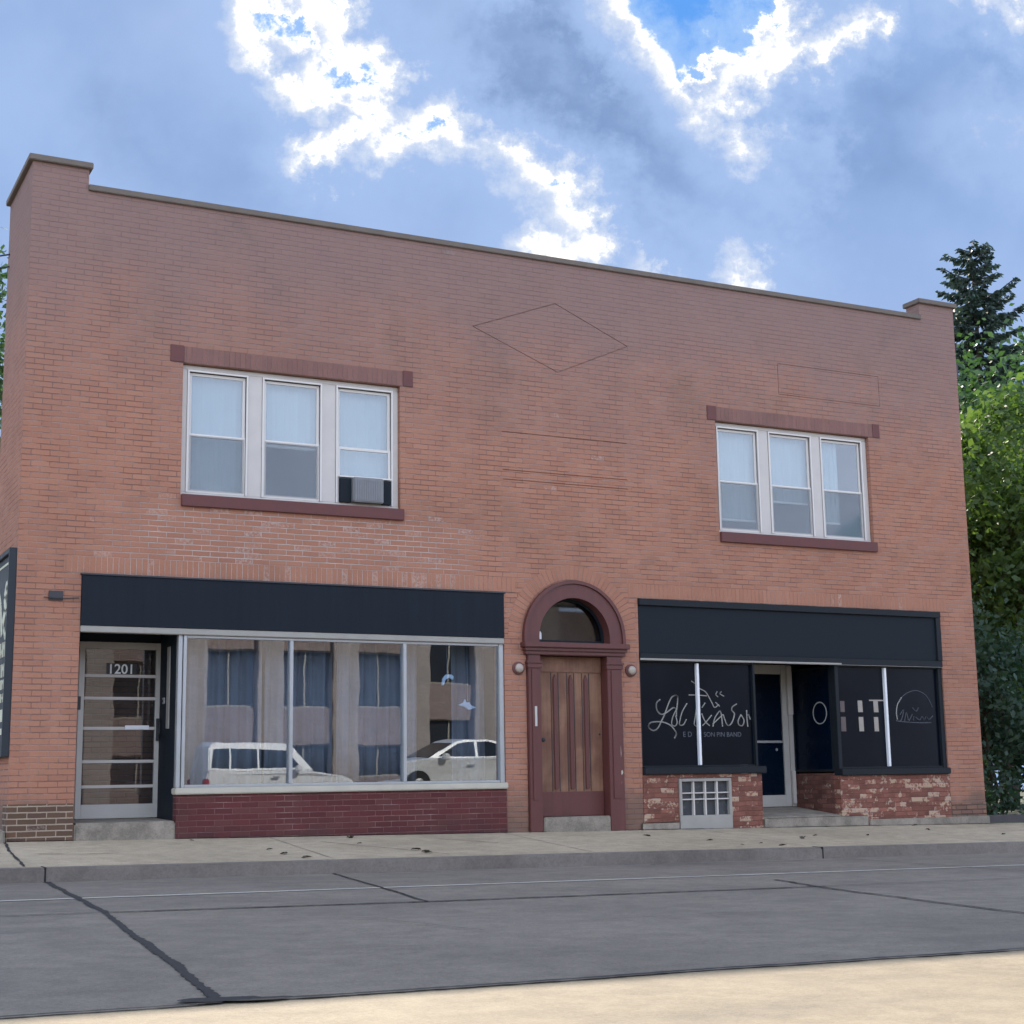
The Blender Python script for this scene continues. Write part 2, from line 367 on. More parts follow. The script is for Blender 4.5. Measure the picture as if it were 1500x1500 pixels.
def link(name, me, m, parent=None, uvfn=None, smooth=False):
    o = bpy.data.objects.new(name, me); C.objects.link(o)
    me.materials.clear(); me.materials.append(m)
    box_uv(me, fn=uvfn)
    if smooth:
        for p in me.polygons: p.use_smooth = True
    if parent is not None:
        o.parent = parent
        if parent.type == 'EMPTY': o.matrix_parent_inverse = Matrix.Translation(-Vector(parent.location))
    return o
def build(name, mb, m, parent=None, bevel=0, uvfn=None, smooth=False, fix=True):
    me = bpy.data.meshes.new(name); me.from_pydata(mb.v, [], mb.f); me.validate()
    if fix or bevel:
        bm = bmesh.new(); bm.from_mesh(me)
        if fix: bmesh.ops.recalc_face_normals(bm, faces=bm.faces)
        if bevel:
            es = [e for e in bm.edges if len(e.link_faces) == 2 and e.calc_face_angle(0) > .6]
            bmesh.ops.bevel(bm, geom=es, offset=bevel, segments=2, affect='EDGES', clamp_overlap=True)
        bm.to_mesh(me); bm.free()
    me.update()
    return link(name, me, m, parent, uvfn, smooth)
def tag(o, label=None, cat=None, group=None, kind=None):
    if label: o['label'] = label
    if cat: o['category'] = cat
    if group: o['group'] = group
    if kind: o['kind'] = kind
    return o
def empty(name, loc, label, cat, group=None):
    o = bpy.data.objects.new(name, None); C.objects.link(o); o.location = loc; o.empty_display_size = .3
    return tag(o, label, cat, group)
def struct(name, mb, m, **kw): return tag(build(name, mb, m, **kw), kind='structure')
def boolean(me, cutters):
    a = bpy.data.objects.new('tmp', me); C.objects.link(a); tmp = [a]
    for mb in cutters:
        cm = bpy.data.meshes.new('cut'); cm.from_pydata(mb.v, [], mb.f)
        bm = bmesh.new(); bm.from_mesh(cm); bmesh.ops.recalc_face_normals(bm, faces=bm.faces); bm.to_mesh(cm); bm.free()
        c = bpy.data.objects.new('cut', cm); C.objects.link(c); tmp.append(c)
        md = a.modifiers.new('b', 'BOOLEAN'); md.operation = 'DIFFERENCE'; md.solver = 'EXACT'; md.object = c
    dg = bpy.context.evaluated_depsgraph_get(); dg.update()
    r = bpy.data.meshes.new_from_object(a.evaluated_get(dg))
    for o in tmp: bpy.data.objects.remove(o)
    return r
def text_mesh(s, size, shear=0, extrude=.002, offset=0):
    cu = bpy.data.curves.new('t', 'FONT'); cu.body = s; cu.size = size; cu.shear = shear; cu.extrude = extrude; cu.offset = offset
    o = bpy.data.objects.new('t', cu); C.objects.link(o)
    dg = bpy.context.evaluated_depsgraph_get(); dg.update()
    me = bpy.data.meshes.new_from_object(o.evaluated_get(dg)); bpy.data.objects.remove(o)
    return me
def text_obj(name, s, size, loc, m, parent, rot=(R(90), 0, 0), **kw):
    me = text_mesh(s, size, **kw)
    from mathutils import Euler
    me.transform(Matrix.Translation(loc) @ Euler(rot).to_matrix().to_4x4())
    return link(name, me, m, parent)

# ------------------------------------------------------------------ the brick building
B = empty('brick_building', (7.18, 0, 0), 'two storey red brick shop building with stepped parapet and arched centre door', 'building')
def arc(cx, cz, r, a0, a1, n): return [(cx + r * math.cos(R(a0 + (a1 - a0) * i / n)), cz + r * math.sin(R(a0 + (a1 - a0) * i / n))) for i in range(n + 1)]
ACX, ACZ = 7.225, 2.47
wall = MB().prism([(0, -.7), (14.34, -.7), (14.34, 7.97), (13.64, 7.97), (13.64, 7.70), (.66, 7.70), (.66, 7.97), (0, 7.97)], 0, .3)
wm = bpy.data.meshes.new('facade_wall'); wm.from_pydata(wall.v, [], wall.f); wm.update()
cut = []
def cbox(x0, x1, z0, z1, y0=-.2, y1=.6): cut.append(MB().box(x0, x1, y0, y1, z0, z1))
cbox(.725, 6.185, -1, 3.05); cbox(8.245, 13.65, -1, 3.05)
cbox(1.86, 4.72, 4.06, 5.69); cbox(9.65, 12.46, 4.06, 5.69)
cut.append(MB().prism([(6.50, -1), (7.95, -1), (7.95, ACZ)] + arc(ACX, ACZ, .74, 0, 180, 24) + [(6.50, ACZ)], -.2, .6))
def groove(pts, w=.010, d=.014):
    """a raked joint following a closed outline, cut into the brickwork"""
    n = len(pts)
    for i in range(n):
        (x0, z0), (x1, z1) = pts[i], pts[(i + 1) % n]
        L = math.hypot(x1 - x0, z1 - z0); nx, nz = -(z1 - z0) / L * w / 2, (x1 - x0) / L * w / 2
        cut.append(MB().prism([(x0 - nx, z0 - nz), (x1 - nx, z1 - nz), (x1 + nx, z1 + nz), (x0 + nx, z0 + nz)], -.1, d + .0007 * i))
groove([(5.78, 6.63), (7.07, 6.13), (8.20, 6.63), (7.05, 7.11)], .009, .014)
for (a, b) in ((10.81, 12.72),):
    groove([(a, 6.20), (b, 6.20), (b, 6.67), (a, 6.67)], .008, .012)
for z_ in (4.57, 4.70, 5.22): cut.append(MB().box(6.20, 8.14, -.1, .016, z_ - .006, z_ + .006))
wm = boolean(wm, cut)
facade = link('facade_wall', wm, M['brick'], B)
bw = MB()
bw.box(0, .3, .3, 1.62, -.7, 7.97)                     # wing wall on the left
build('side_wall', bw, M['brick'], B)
bw = MB().box(.3, 2.9, 1.32, 1.62, -.7, 7.6).box(2.9, 3.2, 1.32, 12, -.7, 7.4).box(14.04, 14.34, .3, 12, -.7, 7.5).box(3.2, 14.04, 11.7, 12, -.7, 7.4)
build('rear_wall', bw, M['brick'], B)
build('roof', MB().box(.3, 3.2, .3, 1.32, 7.2, 7.3).box(3.2, 14.04, .3, 11.7, 7.2, 7.3), M['grey_dark'], B)
build('upper_floor', MB().box(.3, 3.2, .3, 1.32, 3.25, 3.4).box(3.2, 14.04, .3, 11.7, 3.25, 3.4), M['dark_room'], B)
build('shop_floor', MB().box(1.95, 3.2, .3, 1.32, -.4, .22).box(3.2, 6.4, .3, 11.7, -.4, .22), M['dark_floor'], B)
build('partition_wall', MB().box(6.4, 6.5, .31, 11.7, -.4, 3.24).box(7.96, 8.06, .31, 11.7, -.4, 3.24).box(3.21, 6.39, 4, 4.1, .22, 3.24), M['dark_room'], B)
# coping
build('coping', MB().box(.655, 13.645, -.035, .34, 7.70, 7.775), M['coping'], B, .008)
build('pier_coping', MB().box(-.05, .70, -.05, 1.66, 7.97, 8.045), M['coping'], B, .008)
build('pier_coping', MB().box(13.60, 14.39, -.05, .34, 7.97, 8.045), M['coping'], B, .008)
# soldier courses above the shopfronts, ground-level base bricks, radial arch
def soldier(x0, x1, z0, z1, mat='soldier_flush', pr=.004, name='soldier_course'):
    return build(name, MB().box(x0, x1, -pr, .06, z0, z1), M[mat], B, uvfn=lambda co, n: (co.x, co.z - z0))
soldier(.52, 6.36, 3.052, 3.252); soldier(8.1, 13.80, 3.052, 3.252)
soldier(1.87, 4.755, 5.692, 5.895, 'soldier', .006, 'window_lintel'); soldier(9.67, 12.54, 5.692, 5.895, 'soldier', .006, 'window_lintel')
for x0, x1 in ((1.70, 1.867), (4.758, 4.90), (9.51, 9.667), (12.543, 12.68)):
    build('lintel_block', MB().box(x0, x1, -.012, .06, 5.695, 5.905), M['block'], B, .004)
ro, ri = arc(ACX, ACZ, .985, 0, 180, 48), arc(ACX, ACZ, .785, 0, 180, 48)
build('arch_brick', MB().ring(ro, ri, -.004, .06), M['radial'], B,
      uvfn=lambda co, n: (math.atan2(co.z - ACZ, co.x - ACX) * .88, math.hypot(co.x - ACX, co.z - ACZ) - .785))
build('pier_base', MB().box(-.004, .715, -.006, .29, -.3, .43), M['dark_brick'], B)
build('pier_base', MB().box(13.665, 14.346, -.006, .29, -.5, .17), M['worn_brick'], B)
build('downspout', MB().tube([(14.40, .16, 6.9), (14.40, .16, 5), (14.40, .16, .1)], .05, 10).box(14.33, 14.46, .09, .23, 6.85, 7.1), M['grey_dark'], B)
# upper windows -------------------------------------------------
def triple_window(xs, x0, x1):
    fr = MB()
    z0, z1 = 4.065, 5.685
    fr.box(x0, x1, .07, .17, z1 - .055, z1).box(x0, x1, .06, .17, z0, z0 + .035)
    edges = [x0] + [q for p in xs for q in p] + [x1]
    for i in range(0, len(edges), 2): fr.box(edges[i], edges[i + 1], .068, .17, z0 + .035, z1 - .055)
    W = build('triple_window', fr, M['white_frame'], B, .006)
    st = MB()                                           # outer stops round each opening
    for a, b in xs:
        for q in (a, b - .022): st.box(q, q + .022, .05, .0675, z0 + .036, z1 - .056)
        st.box(a + .022, b - .022, .05, .0675, z1 - .08, z1 - .056)
    build('window_stop', st, M['white_sash'], W, .002)
    for k, (a, b) in enumerate(xs):
        a += .024; b -= .024
        zb, zm, zt = z0 + .04, 4.815, z1 - .085
        for (lo, hi, y) in ((zm - .02, zt, .095), (zb, zm + .02, .075)):
            s = MB(); f = .036
            s.box(a, a + f, y, y + .03, lo, hi).box(b - f, b, y, y + .03, lo, hi).box(a + f, b - f, y, y + .03, lo, lo + f).box(a + f, b - f, y, y + .03, hi - f, hi)
            build('sash', s, M['white_sash'], W, .003)
            build('pane', MB().box(a + f, b - f, y + .012, y + .016, lo + f, hi - f), M['glass_up'], W)
            if lo == zb and not (x0 < 3 and k == 2):
                build('insect_screen', MB().box(a + f * .4, b - f * .4, .066, .0665, lo + f * .6, hi - f * .6), M['screen'], W)
    build('window_sill', MB().box(x0 + .005, x1 + .04, -.045, .06, 3.915, 4.06), M['maroon_sill'], B, .006)
    return W
XL = [(1.935, 2.70), (2.885, 3.67), (3.86, 4.64)]
XR = [(9.70, 10.44), (10.62, 11.405), (11.575, 12.365)]
triple_window(XL, 1.862, 4.718); triple_window(XR, 9.652, 12.458)
def blind(xs, z0, what, ztop=5.6, y=.20, mat='blind'):
    a, b = xs
    root = empty('window_blind', ((a + b) / 2, y, z0), what, 'blind', 'blinds in the upstairs windows')
    mb = MB(); n = 14
    for i in range(n):
        xa = a + (b - a) * i / n; xb = a + (b - a) * (i + 1) / n
        ya, yb = y + .008 * math.sin(i * 1.9), y + .008 * math.sin((i + 1) * 1.9)
        mb.hexa([(xa, ya, z0), (xb, yb, z0), (xb, yb + .004, z0), (xa, ya + .004, z0), (xa, ya, ztop), (xb, yb, ztop), (xb, yb + .004, ztop), (xa, ya + .004, ztop)])
    build('blind_fabric', mb, M[mat], root)
    build('bottom_rail', MB().box(a, b, y - .012, y + .016, z0 - .03, z0), M['white_sash'], root, .004)
blind(XL[0], 4.14, 'pale roller blind fully drawn in the left sash of the air conditioner window group')
blind(XL[1], 4.80, 'pale roller blind drawn to mid height, centre sash of left upstairs window')
blind(XL[2], 4.47, 'pale roller blind drawn down to the top of the air conditioner')
blind(XR[0], 4.30, 'pale roller blind nearly fully drawn in the left sash of right upstairs window')
blind(XR[1], 4.62, 'pale roller blind with glare in the centre sash of right upstairs window')
blind((XR[2][0], XR[2][0] + .42), 4.36, 'narrow pale blind leaving a dark strip in the rightmost upstairs sash')
build('room_wall', MB().box(3.3, 13.9, 1.2, 1.26, 3.42, 7.1), M['curtain_grey'], B)
# window air conditioner ----------------------------------------
ac = empty('air_conditioner', (4.25, 0, 4.1), 'grey window air conditioner wedged under the raised sash of left upstairs window', 'air conditioner')
build('casing', MB().box(4.06, 4.47, -.055, .074, 4.112, 4.43), M['ac_case'], ac, .012)
g = MB()
for i in range(15): g.box(4.085 + i * .0245, 4.098 + i * .0245, -.061, -.0555, 4.14, 4.40)
build('condenser_grille', g, M['ac_grille'], ac)
build('side_panel', MB().box(3.905, 4.055, .02, .07, 4.11, 4.42), M['navy_dark'], ac, .004)
build('side_panel', MB().box(4.475, 4.60, .02, .07, 4.11, 4.42), M['navy_dark'], ac, .004)
build('top_flange', MB().box(3.9, 4.605, .015, .073, 4.432, 4.452), M['white_sash'], ac)

# left shopfront ------------------------------------------------
F = build('fascia', MB().box(.73, 6.18, -.02, .1, 2.445, 3.03), M['navy'], B, .004)
build('flashing', MB().box(.71, 6.2, -.035, .05, 3.032, 3.05), M['grey_dark'], F)
build('header_strip', MB().box(.73, 6.18, -.012, .1, 2.37, 2.443), M['beige'], F, .006)
build('recess_ceiling', MB().box(.73, 1.88, .1, .95, 2.45, 2.5), M['navy'], B)
SF = MB()
zt, zb = 2.368, .585
SF.box(1.885, 1.935, .03, .12, zb, zt).box(1.945, 1.985, .02, .12, zb, zt).box(6.115, 6.18, .02, .12, zb, zt)
SF.box(1.985, 6.115, .03, .12, zt - .03, zt).box(1.985, 6.115, .03, .12, zb, zb + .03)
SFo = build('shop_window', SF, M['alu'], B, .005)
for x in (3.285, 4.785): build('mullion', MB().box(x - .022, x + .022, .018, .12, zb + .03, zt - .03), M['alu'], SFo, .004)
for (a, b, tilt) in ((1.985, 3.263, .27), (3.307, 4.763, .27), (4.807, 6.115, 1.0)):
    d = math.tan(R(tilt)) * (zt - zb) / 2
    build('pane', MB().hexa([(a, .07 + d, zb + .03), (b, .07 + d, zb + .03), (b, .076 + d, zb + .03), (a, .076 + d, zb + .03), (a, .07 - d, zt - .03), (b, .07 - d, zt - .03), (b, .076 - d, zt - .03), (a, .076 - d, zt - .03)]), M['glass'], SFo)
build('shop_window_sill', MB().box(1.86, 6.19, -.06, .125, .505, .583), M['stone_white'], B, .012)
build('apron', MB().hexa([(1.885, -.02, -.35), (6.184, -.02, -.35), (6.184, .13, -.35), (1.885, .13, -.35), (1.885, -.02, .503), (6.184, -.02, .503), (6.184, .13, .503), (1.885, .13, .503)]), M['maroon_brick'], B)
# recess return and back wall
build('recess_return', MB().box(1.887, 1.95, .13, .99, -.2, 2.445), M['navy'], B)
build('return_strip', MB().box(1.872, 1.886, .38, .50, 1.28, 2.26), M['beige'], B, .003)
db = build('doorbell', MB().box(1.868, 1.886, .60, .68, 1.585, 1.66), M['alu'], B, .004)
build('bell_button', MB().lathe([(.02, 0), (.018, -.008)], (1.8675, .64, 1.622), 'x', 14), M['black'], db)
build('door_surround', MB().box(.725, .90, .9, 1.0, .2, 2.45).box(1.93, 1.95, .9, 1.0, .2, 2.45).box(.90, 1.93, .9, 1.0, 2.345, 2.45), M['navy'], B)
build('recess_side_wall', MB().box(.70, .724, .301, .9, -.2, 2.45), M['navy'], B)
dr = build('glass_door', MB().box(.905, .975, .87, .93, .235, 2.34).box(1.835, 1.925, .87, .93, .235, 2.34).box(.975, 1.835, .87, .93, 2.255, 2.34).box(.975, 1.835, .87, .93, .235, .40), M['alu_warm'], B, .005)
dr['label'] = 'dull aluminium framed glass door with five crossbars and white house number'
build('door_pane', MB().box(.975, 1.835, .897, .903, .40, 2.255), M['glass_door'], dr)
for z in (1.93, 1.66, 1.30, .905, .61): build('crossbar', MB().box(.976, 1.834, .868, .896, z - .018, z + .018), M['white_frame'], dr, .004)
build('push_plate', MB().box(1.47, 1.76, .850, .867, 1.285, 1.335), M['white_bar'], dr, .003)
build('door_handle', MB().box(1.848, 1.905, .845, .869, 1.15, 1.42).tube([(1.875, .83, 1.20), (1.875, .80, 1.24), (1.875, .80, 1.36), (1.875, .83, 1.40)], .009, 8), M['grey_dark'], dr)
build('lock_plate', MB().box(.885, .935, .855, .869, 1.52, 1.68), M['grey_dark'], dr, .003)
build('number_plate', MB().box(1.235, 1.60, .889, .8955, 1.952, 2.085), M['black'], dr)
text_obj('house_number', '1201', .165, (1.245, .886, 1.96), M['paper'], dr, offset=.002)
stp = MB().hexa([(.73, -.03, -.3), (1.883, -.03, -.3), (1.883, .95, -.3), (.73, .95, -.3), (.73, -.03, .205), (1.883, -.03, .205), (1.883, .95, .232), (.73, .95, .232)])
build('door_step', stp, M['step'], B, .02)
# old lamp bracket scar left of the fascia
build('bracket_plate', MB().box(.36, .52, -.02, .01, 2.72, 2.83).tube([(.30, -.035, 2.75), (.45, -.03, 2.74), (.70, -.03, 2.755)], .008, 6), M['grey_dark'], B, .006)

# arched doorway ------------------------------------------------
AD = empty('x', (0, 0, 0), None, None); bpy.data.objects.remove(AD)
ds = MB()
ds.box(6.505, 6.69, -.05, .25, -.2, 2.235).box(7.705, 7.935, -.05, .25, -.2, 2.235)
DS = build('arched_door_surround', ds, M['maroon'], B, .006)
for x0, x1 in ((6.55, 6.645), (7.76, 7.88)): build('pilaster_panel', MB().box(x0, x1, -.062, -.0505, .35, 2.05), M['maroon'], DS, .005)
co = MB().box(6.46, 7.99, -.075, .2, 2.237, 2.285).box(6.445, 8.005, -.10, .2, 2.286, 2.33).box(6.42, 8.03, -.135, .2, 2.331, 2.40)
build('cornice', co, M['maroon'], DS, .008)
for x0, x1 in ((6.49, 6.705), (7.69, 7.95)): build('capital', MB().box(x0, x1, -.066, .0, 2.06, 2.12).box(x0 - .012, x1 + .012, -.078, .0, 2.121, 2.15), M['maroon'], DS, .006)
build('arch_moulding', MB().ring([(8.0, 2.401)] + arc(ACX, ACZ, .775, 0, 180, 40) + [(6.45, 2.401)], [(7.955, 2.401)] + arc(ACX, ACZ, .73, 0, 180, 40) + [(6.495, 2.401)], -.07, .2), M['maroon'], DS)
build('arch_band', MB().ring([(7.953, 2.401)] + arc(ACX, ACZ, .728, 0, 180, 40) + [(6.497, 2.401)], [(7.765, 2.401)] + arc(ACX, ACZ, .54, 0, 180, 40) + [(6.685, 2.401)], -.045, .25), M['maroon'], DS)
fl = build('fanlight', MB().ring([(7.764, 2.401)] + arc(ACX, ACZ, .539, 0, 180, 40) + [(6.686, 2.401)], [(7.735, 2.401)] + arc(ACX, ACZ, .51, 0, 180, 40) + [(6.715, 2.401)], .12, .19).box(6.715, 7.735, .12, .19, 2.401, 2.45), M['navy_dark'], DS)
build('fanlight_pane', MB().prism([(6.716, 2.451), (7.734, 2.451)] + arc(ACX, ACZ, .509, 0, 180, 40), .15, .156), M['glass_fan'], fl)
build('sticker', MB().prism([(6.735, 2.46), (6.815, 2.46), (6.815, 2.54), (6.80, 2.565), (6.75, 2.565), (6.735, 2.54)], .142, .149), M['white_bar'], fl)
build('stair_hall', MB().box(6.50, 7.955, 1.2, 1.25, 0, 3.2).prism([(6.8, 2.0), (7.9, 2.0), (7.9, 2.6), (7.35, 3.0), (6.8, 3.0)], .7, .75), M['dark_room'], B)
wd = build('plank_door', MB().box(6.70, 7.70, .12, .17, .13, 2.23), M['door_wood'], B)
wd['label'] = 'faded brown plank door with maroon strips under the arch'
build('top_rail', MB().box(6.70, 7.70, .106, .1195, 2.02, 2.228), M['door_wood'], wd, .006)
build('bottom_rail', MB().box(6.70, 7.70, .103, .1195, .132, .45), M['maroon'], wd, .006)
for x in (6.985, 7.225, 7.455):
    build('door_strip', MB().prism([(x - .032, .48), (x + .032, .48), (x + .032, 1.93), (x, 2.0), (x - .032, 1.93)], .098, .1195), M['maroon'], wd, .008)
gr = MB()
for x in (6.93, 7.04, 7.17, 7.28, 7.40, 7.51): gr.box(x - .004, x + .004, .112, .1195, .455, 2.015)
build('door_batten', gr, M['grey_dark'], wd)
build('keyhole', MB().lathe([(.028, 0), (.026, -.012), (.012, -.014)], (6.80, .119, 1.13), 'y', 16), M['black'], wd)
build('keyhole', MB().lathe([(.014, 0), (.012, -.006)], (7.66, .119, 1.2), 'y', 12), M['black'], wd)
build('pull_plate', MB().box(6.585, 6.62, -.07, -.0625, 1.30, 1.56), M['alu_warm'], DS, .003)
for (x, z, a, b) in ((7.86, .84, .03, .20), (7.875, .66, .035, .06), (7.85, .58, .03, .05), (7.80, .45, .06, .03), (7.865, .52, .02, .06)):
    chips = MB().prism([(x, z), (x + a * .6, z + b * .05), (x + a, z + b * .5), (x + a * .8, z + b), (x + a * .2, z + b * .9), (x - a * .2, z + b * .45)], -.0535, -.0502 + .004)
    build('paint_chip', chips, M['stone_white'], DS)
build('door_threshold', MB().box(6.70, 7.70, -.06, .25, -.3, .128), M['step'], B, .012)
for x, lab in ((6.38, 'round frosted wall lamp left of the arched maroon doorway'), (8.10, 'round frosted wall lamp right of the arched maroon doorway')):
    L = empty('wall_lamp', (x, 0, 2.055), lab, 'lamp', 'lamps flanking the arched door')
    build('lamp_base', MB().lathe([(.085, -.001), (.085, -.022), (.07, -.034)], (x, 0, 2.055), 'y', 24), M['block'], L, smooth=False)
    build('lamp_globe', MB().lathe([(.054, -.030), (.060, -.040), (.058, -.054), (.046, -.066), (.027, -.073), (.008, -.076)], (x, 0, 2.055), 'y', 24), M['lamp_glass'], L, smooth=True)

# right shopfront -----------------------------------------------
F2 = build('fascia', MB().box(8.25, 13.645, .0, .1, 2.30, 2.955), M['navy_dark'], B, .004)
F2['label'] = 'darker slate fascia with raised border'
build('fascia_border', MB().box(8.25, 13.645, -.04, .1, 2.957, 3.045).box(13.55, 13.645, -.03, -.001, 2.30, 2.956), M['slate_trim'], F2, .005)
build('header_strip', MB().box(8.25, 13.645, -.02, .1, 2.205, 2.298), M['slate_trim'], F2, .005)
build('header_edge', MB().box(8.25, 13.645, -.024, .02, 2.20, 2.2045).box(8.25, 11.7, -.028, -.0205, 2.206, 2.228), M['beige'], F2)
zb, zt = .755, 2.198
wl = build('shop_window', MB().box(8.25, 8.275, .02, .12, zb, zt).box(10.135, 10.175, .02, .12, zb, zt).box(8.275, 10.135, .03, .12, zb, zb + .02).box(8.275, 10.135, .03, .12, zt - .02, zt), M['slate_trim'], B, .004)
build('pane', MB().box(8.276, 9.19, .07, .076, zb + .021, zt - .021), M['dark_glass'], wl)
build('pane', MB().box(9.23, 10.134, .07, .076, zb + .021, zt - .021), M['dark_glass'], wl)
build('white_mullion', MB().box(9.191, 9.229, .02, .12, zb + .021, zt - .021), M['white_bar'], wl, .004)
wr = build('shop_window', MB().box(11.60, 11.665, .02, .12, .70, zt).box(13.57, 13.645, .02, .12, .70, zt).box(11.665, 13.57, .03, .12, .70, .725).box(11.665, 13.57, .03, .12, zt - .02, zt), M['slate_trim'], B, .004)
build('pane', MB().box(11.666, 12.53, .07, .076, .726, zt - .021), M['dark_glass'], wr)
build('pane', MB().box(12.57, 13.569, .07, .076, .726, zt - .021), M['dark_glass'], wr)
build('white_mullion', MB().box(12.531, 12.569, .02, .12, .726, zt - .021), M['white_bar'], wr, .004)
build('shop_window_sill', MB().box(8.247, 10.26, -.06, .125, .655, .753), M['slate_trim'], B, .01)
build('shop_window_sill', MB().box(11.585, 13.648, -.06, .125, .605, .698), M['slate_trim'], B, .01)
build('apron', MB().box(8.247, 8.805, -.01, .13, -.4, .653).box(9.675, 10.20, -.01, .13, -.4, .653).box(8.805, 9.675, -.01, .13, .60, .653), M['peel'], B)
build('apron', MB().box(11.58, 13.648, -.01, .13, -.5, .603), M['peel'], B)
build('apron', MB().box(11.58, 11.70, .131, 1.1, -.5, .64), M['peel_dark'], B)
rt = build('return_window', MB().box(11.59, 11.64, .121, .17, .66, zt).box(11.59, 11.64, 1.04, 1.09, .66, zt).box(11.59, 11.64, .17, 1.04, .66, .70).box(11.59, 11.64, .17, 1.04, zt - .03, zt), M['slate_trim'], B, .004)
build('pane', MB().box(11.612, 11.62, .17, 1.04, .70, zt - .03), M['dark_glass_blue'], rt)
oc, ic = arc(0, 0, .165, 0, 360, 40), arc(0, 0, .150, 0, 360, 40)
om = MB()
for i in range(40):
    a, b, c, d = oc[i], oc[i + 1], ic[i + 1], ic[i]
    om.hexa([(11.606, .42 + q[0], 1.52 + q[1]) for q in (a, b, c, d)] + [(11.6115, .42 + q[0], 1.52 + q[1]) for q in (a, b, c, d)])
build('circle_logo', om, M['etch'], rt)
build('shop_back', MB().box(8.247, 10.62, 1.10, 1.2, 0, 2.45).box(11.58, 11.7, 1.101, 1.2, 0, 2.45).box(10.62, 11.58, 1.10, 1.2, 2.30, 2.45), M['slate_trim'], B)
build('recess_ceiling', MB().box(8.25, 13.64, .101, 1.09, 2.31, 2.36), M['slate_trim'], B)
build('return_board', MB().box(11.50, 11.578, 1.03, 1.09, .16, 2.27), M['alu_warm'], B, .004)
build('white_post', MB().box(11.47, 11.56, .99, 1.028, 1.52, 2.25), M['white_frame'], B, .004); build('white_post', MB().box(11.50, 11.56, .995, 1.028, .2, .68), M['white_frame'], B, .004)
d2 = build('glass_door', MB().box(10.63, 10.72, 1.04, 1.098, .16, 2.27).box(11.39, 11.495, 1.04, 1.098, .16, 2.27).box(10.72, 11.39, 1.04, 1.098, 2.13, 2.27).box(10.72, 11.39, 1.04, 1.098, .16, .33), M['alu_warm'], B, .004)
d2['label'] = 'grey framed dark glass door set back in the right shop recess'
build('door_pane', MB().box(10.72, 11.39, 1.065, 1.071, .33, 2.13), M['dark_glass_blue'], d2)
build('push_bar', MB().box(10.73, 11.38, 1.02, 1.039, 1.10, 1.135), M['alu'], d2, .004)
build('door_lock', MB().lathe([(.022, 0), (.02, -.012)], (11.27, 1.064, 1.0), 'y', 14), M['alu'], d2)
build('entry_landing', MB().hexa([(10.202, -.03, -.5), (12.05, -.03, -.5), (12.05, -.0101, -.5), (10.202, -.0101, -.5), (10.202, -.03, .03), (12.05, -.03, .03), (12.05, -.0101, .03), (10.202, -.0101, .03)]).hexa([(10.202, -.01, -.5), (11.579, -.01, -.5), (11.579, 1.1, -.5), (10.202, 1.1, -.5), (10.202, -.01, .045), (11.579, -.01, .045), (11.579, 1.1, .158), (10.202, 1.1, .158)]), M['step'], B, .012)
build('wall_footing', MB().box(12.06, 14.37, -.05, -.011, -.6, -.03), M['step'], B, .012); build('wall_footing', MB().box(8.20, 8.80, -.03, -.011, -.4, .02), M['step'], B, .012)
gr = MB(); gx0, gx1, gz0, gz1 = 8.81, 9.67, .005, .595
gr.box(gx0, gx1, -.03, .12, gz0 - .3, .10).box(gx0, gx0 + .045, -.03, .12, .10, gz1).box(gx1 - .045, gx1, -.03, .12, .10, gz1).box(gx0 + .045, gx1 - .045, -.03, .12, gz1 - .04, gz1)
G = build('basement_window', gr, M['beige'], B, .005)
bars = MB(); w = (gx1 - gx0 - .09) / 4
for i in (1, 2, 3): bars.box(gx0 + .045 + w * i - .011, gx0 + .045 + w * i + .011, -.02, .06, .101, gz1 - .041)
for z in (.315, .40): bars.box(gx0 + .046, gx1 - .046, -.012, .05, z - .008, z + .008)
build('glazing_bar', bars, M['white_frame'], G)
build('glass_block', MB().box(gx0 + .046, gx1 - .046, .03, .07, .101, gz1 - .041), M['glass_block'], G)
# etched script and marks on the dark glass
S1 = [[(8.60,1.67),(8.55,1.63),(8.54,1.57),(8.56,1.51),(8.62,1.47),(8.71,1.50),(8.81,1.56),(8.86,1.54),(8.86,1.45)],
[(8.87,1.54),(8.89,1.66),(8.89,1.72),(8.85,1.73),(8.79,1.70),(8.73,1.60),(8.67,1.47),(8.61,1.37),(8.55,1.28),(8.48,1.25),(8.42,1.28),(8.41,1.32),(8.45,1.36),(8.56,1.37),(8.66,1.36),(8.76,1.32),(8.83,1.25),(8.85,1.20),(8.82,1.15)]]
S2 = [[(8.85,1.52),(8.80,1.43),(8.78,1.34),(8.83,1.31),(8.87,1.36),(8.85,1.45)],[(9.04,1.62),(8.96,1.51),(8.92,1.40),(8.91,1.33),(8.97,1.33),(9.02,1.40)],
[(9.19,1.54),(9.17,1.43),(9.15,1.34),(9.18,1.31)],[(9.34,1.63),(9.29,1.57)],[(9.28,1.48),(9.33,1.38),(9.40,1.32)],[(9.44,1.46),(9.36,1.38),(9.29,1.32)],
[(9.46,1.31),(9.49,1.41),(9.54,1.48),(9.59,1.52),(9.61,1.45),(9.62,1.31)],[(9.46,1.34),(9.55,1.41),(9.63,1.47)],
[(9.64,1.47),(9.68,1.36),(9.72,1.32),(9.78,1.36),(9.83,1.48),(9.79,1.53),(9.80,1.58),(9.87,1.62)],[(9.94,1.47),(9.89,1.39),(9.90,1.33),(9.96,1.32),(9.99,1.39),(9.95,1.46)],
[(10.04,1.53),(10.04,1.42),(10.05,1.31)],[(10.04,1.46),(10.07,1.47),(10.095,1.41)]]
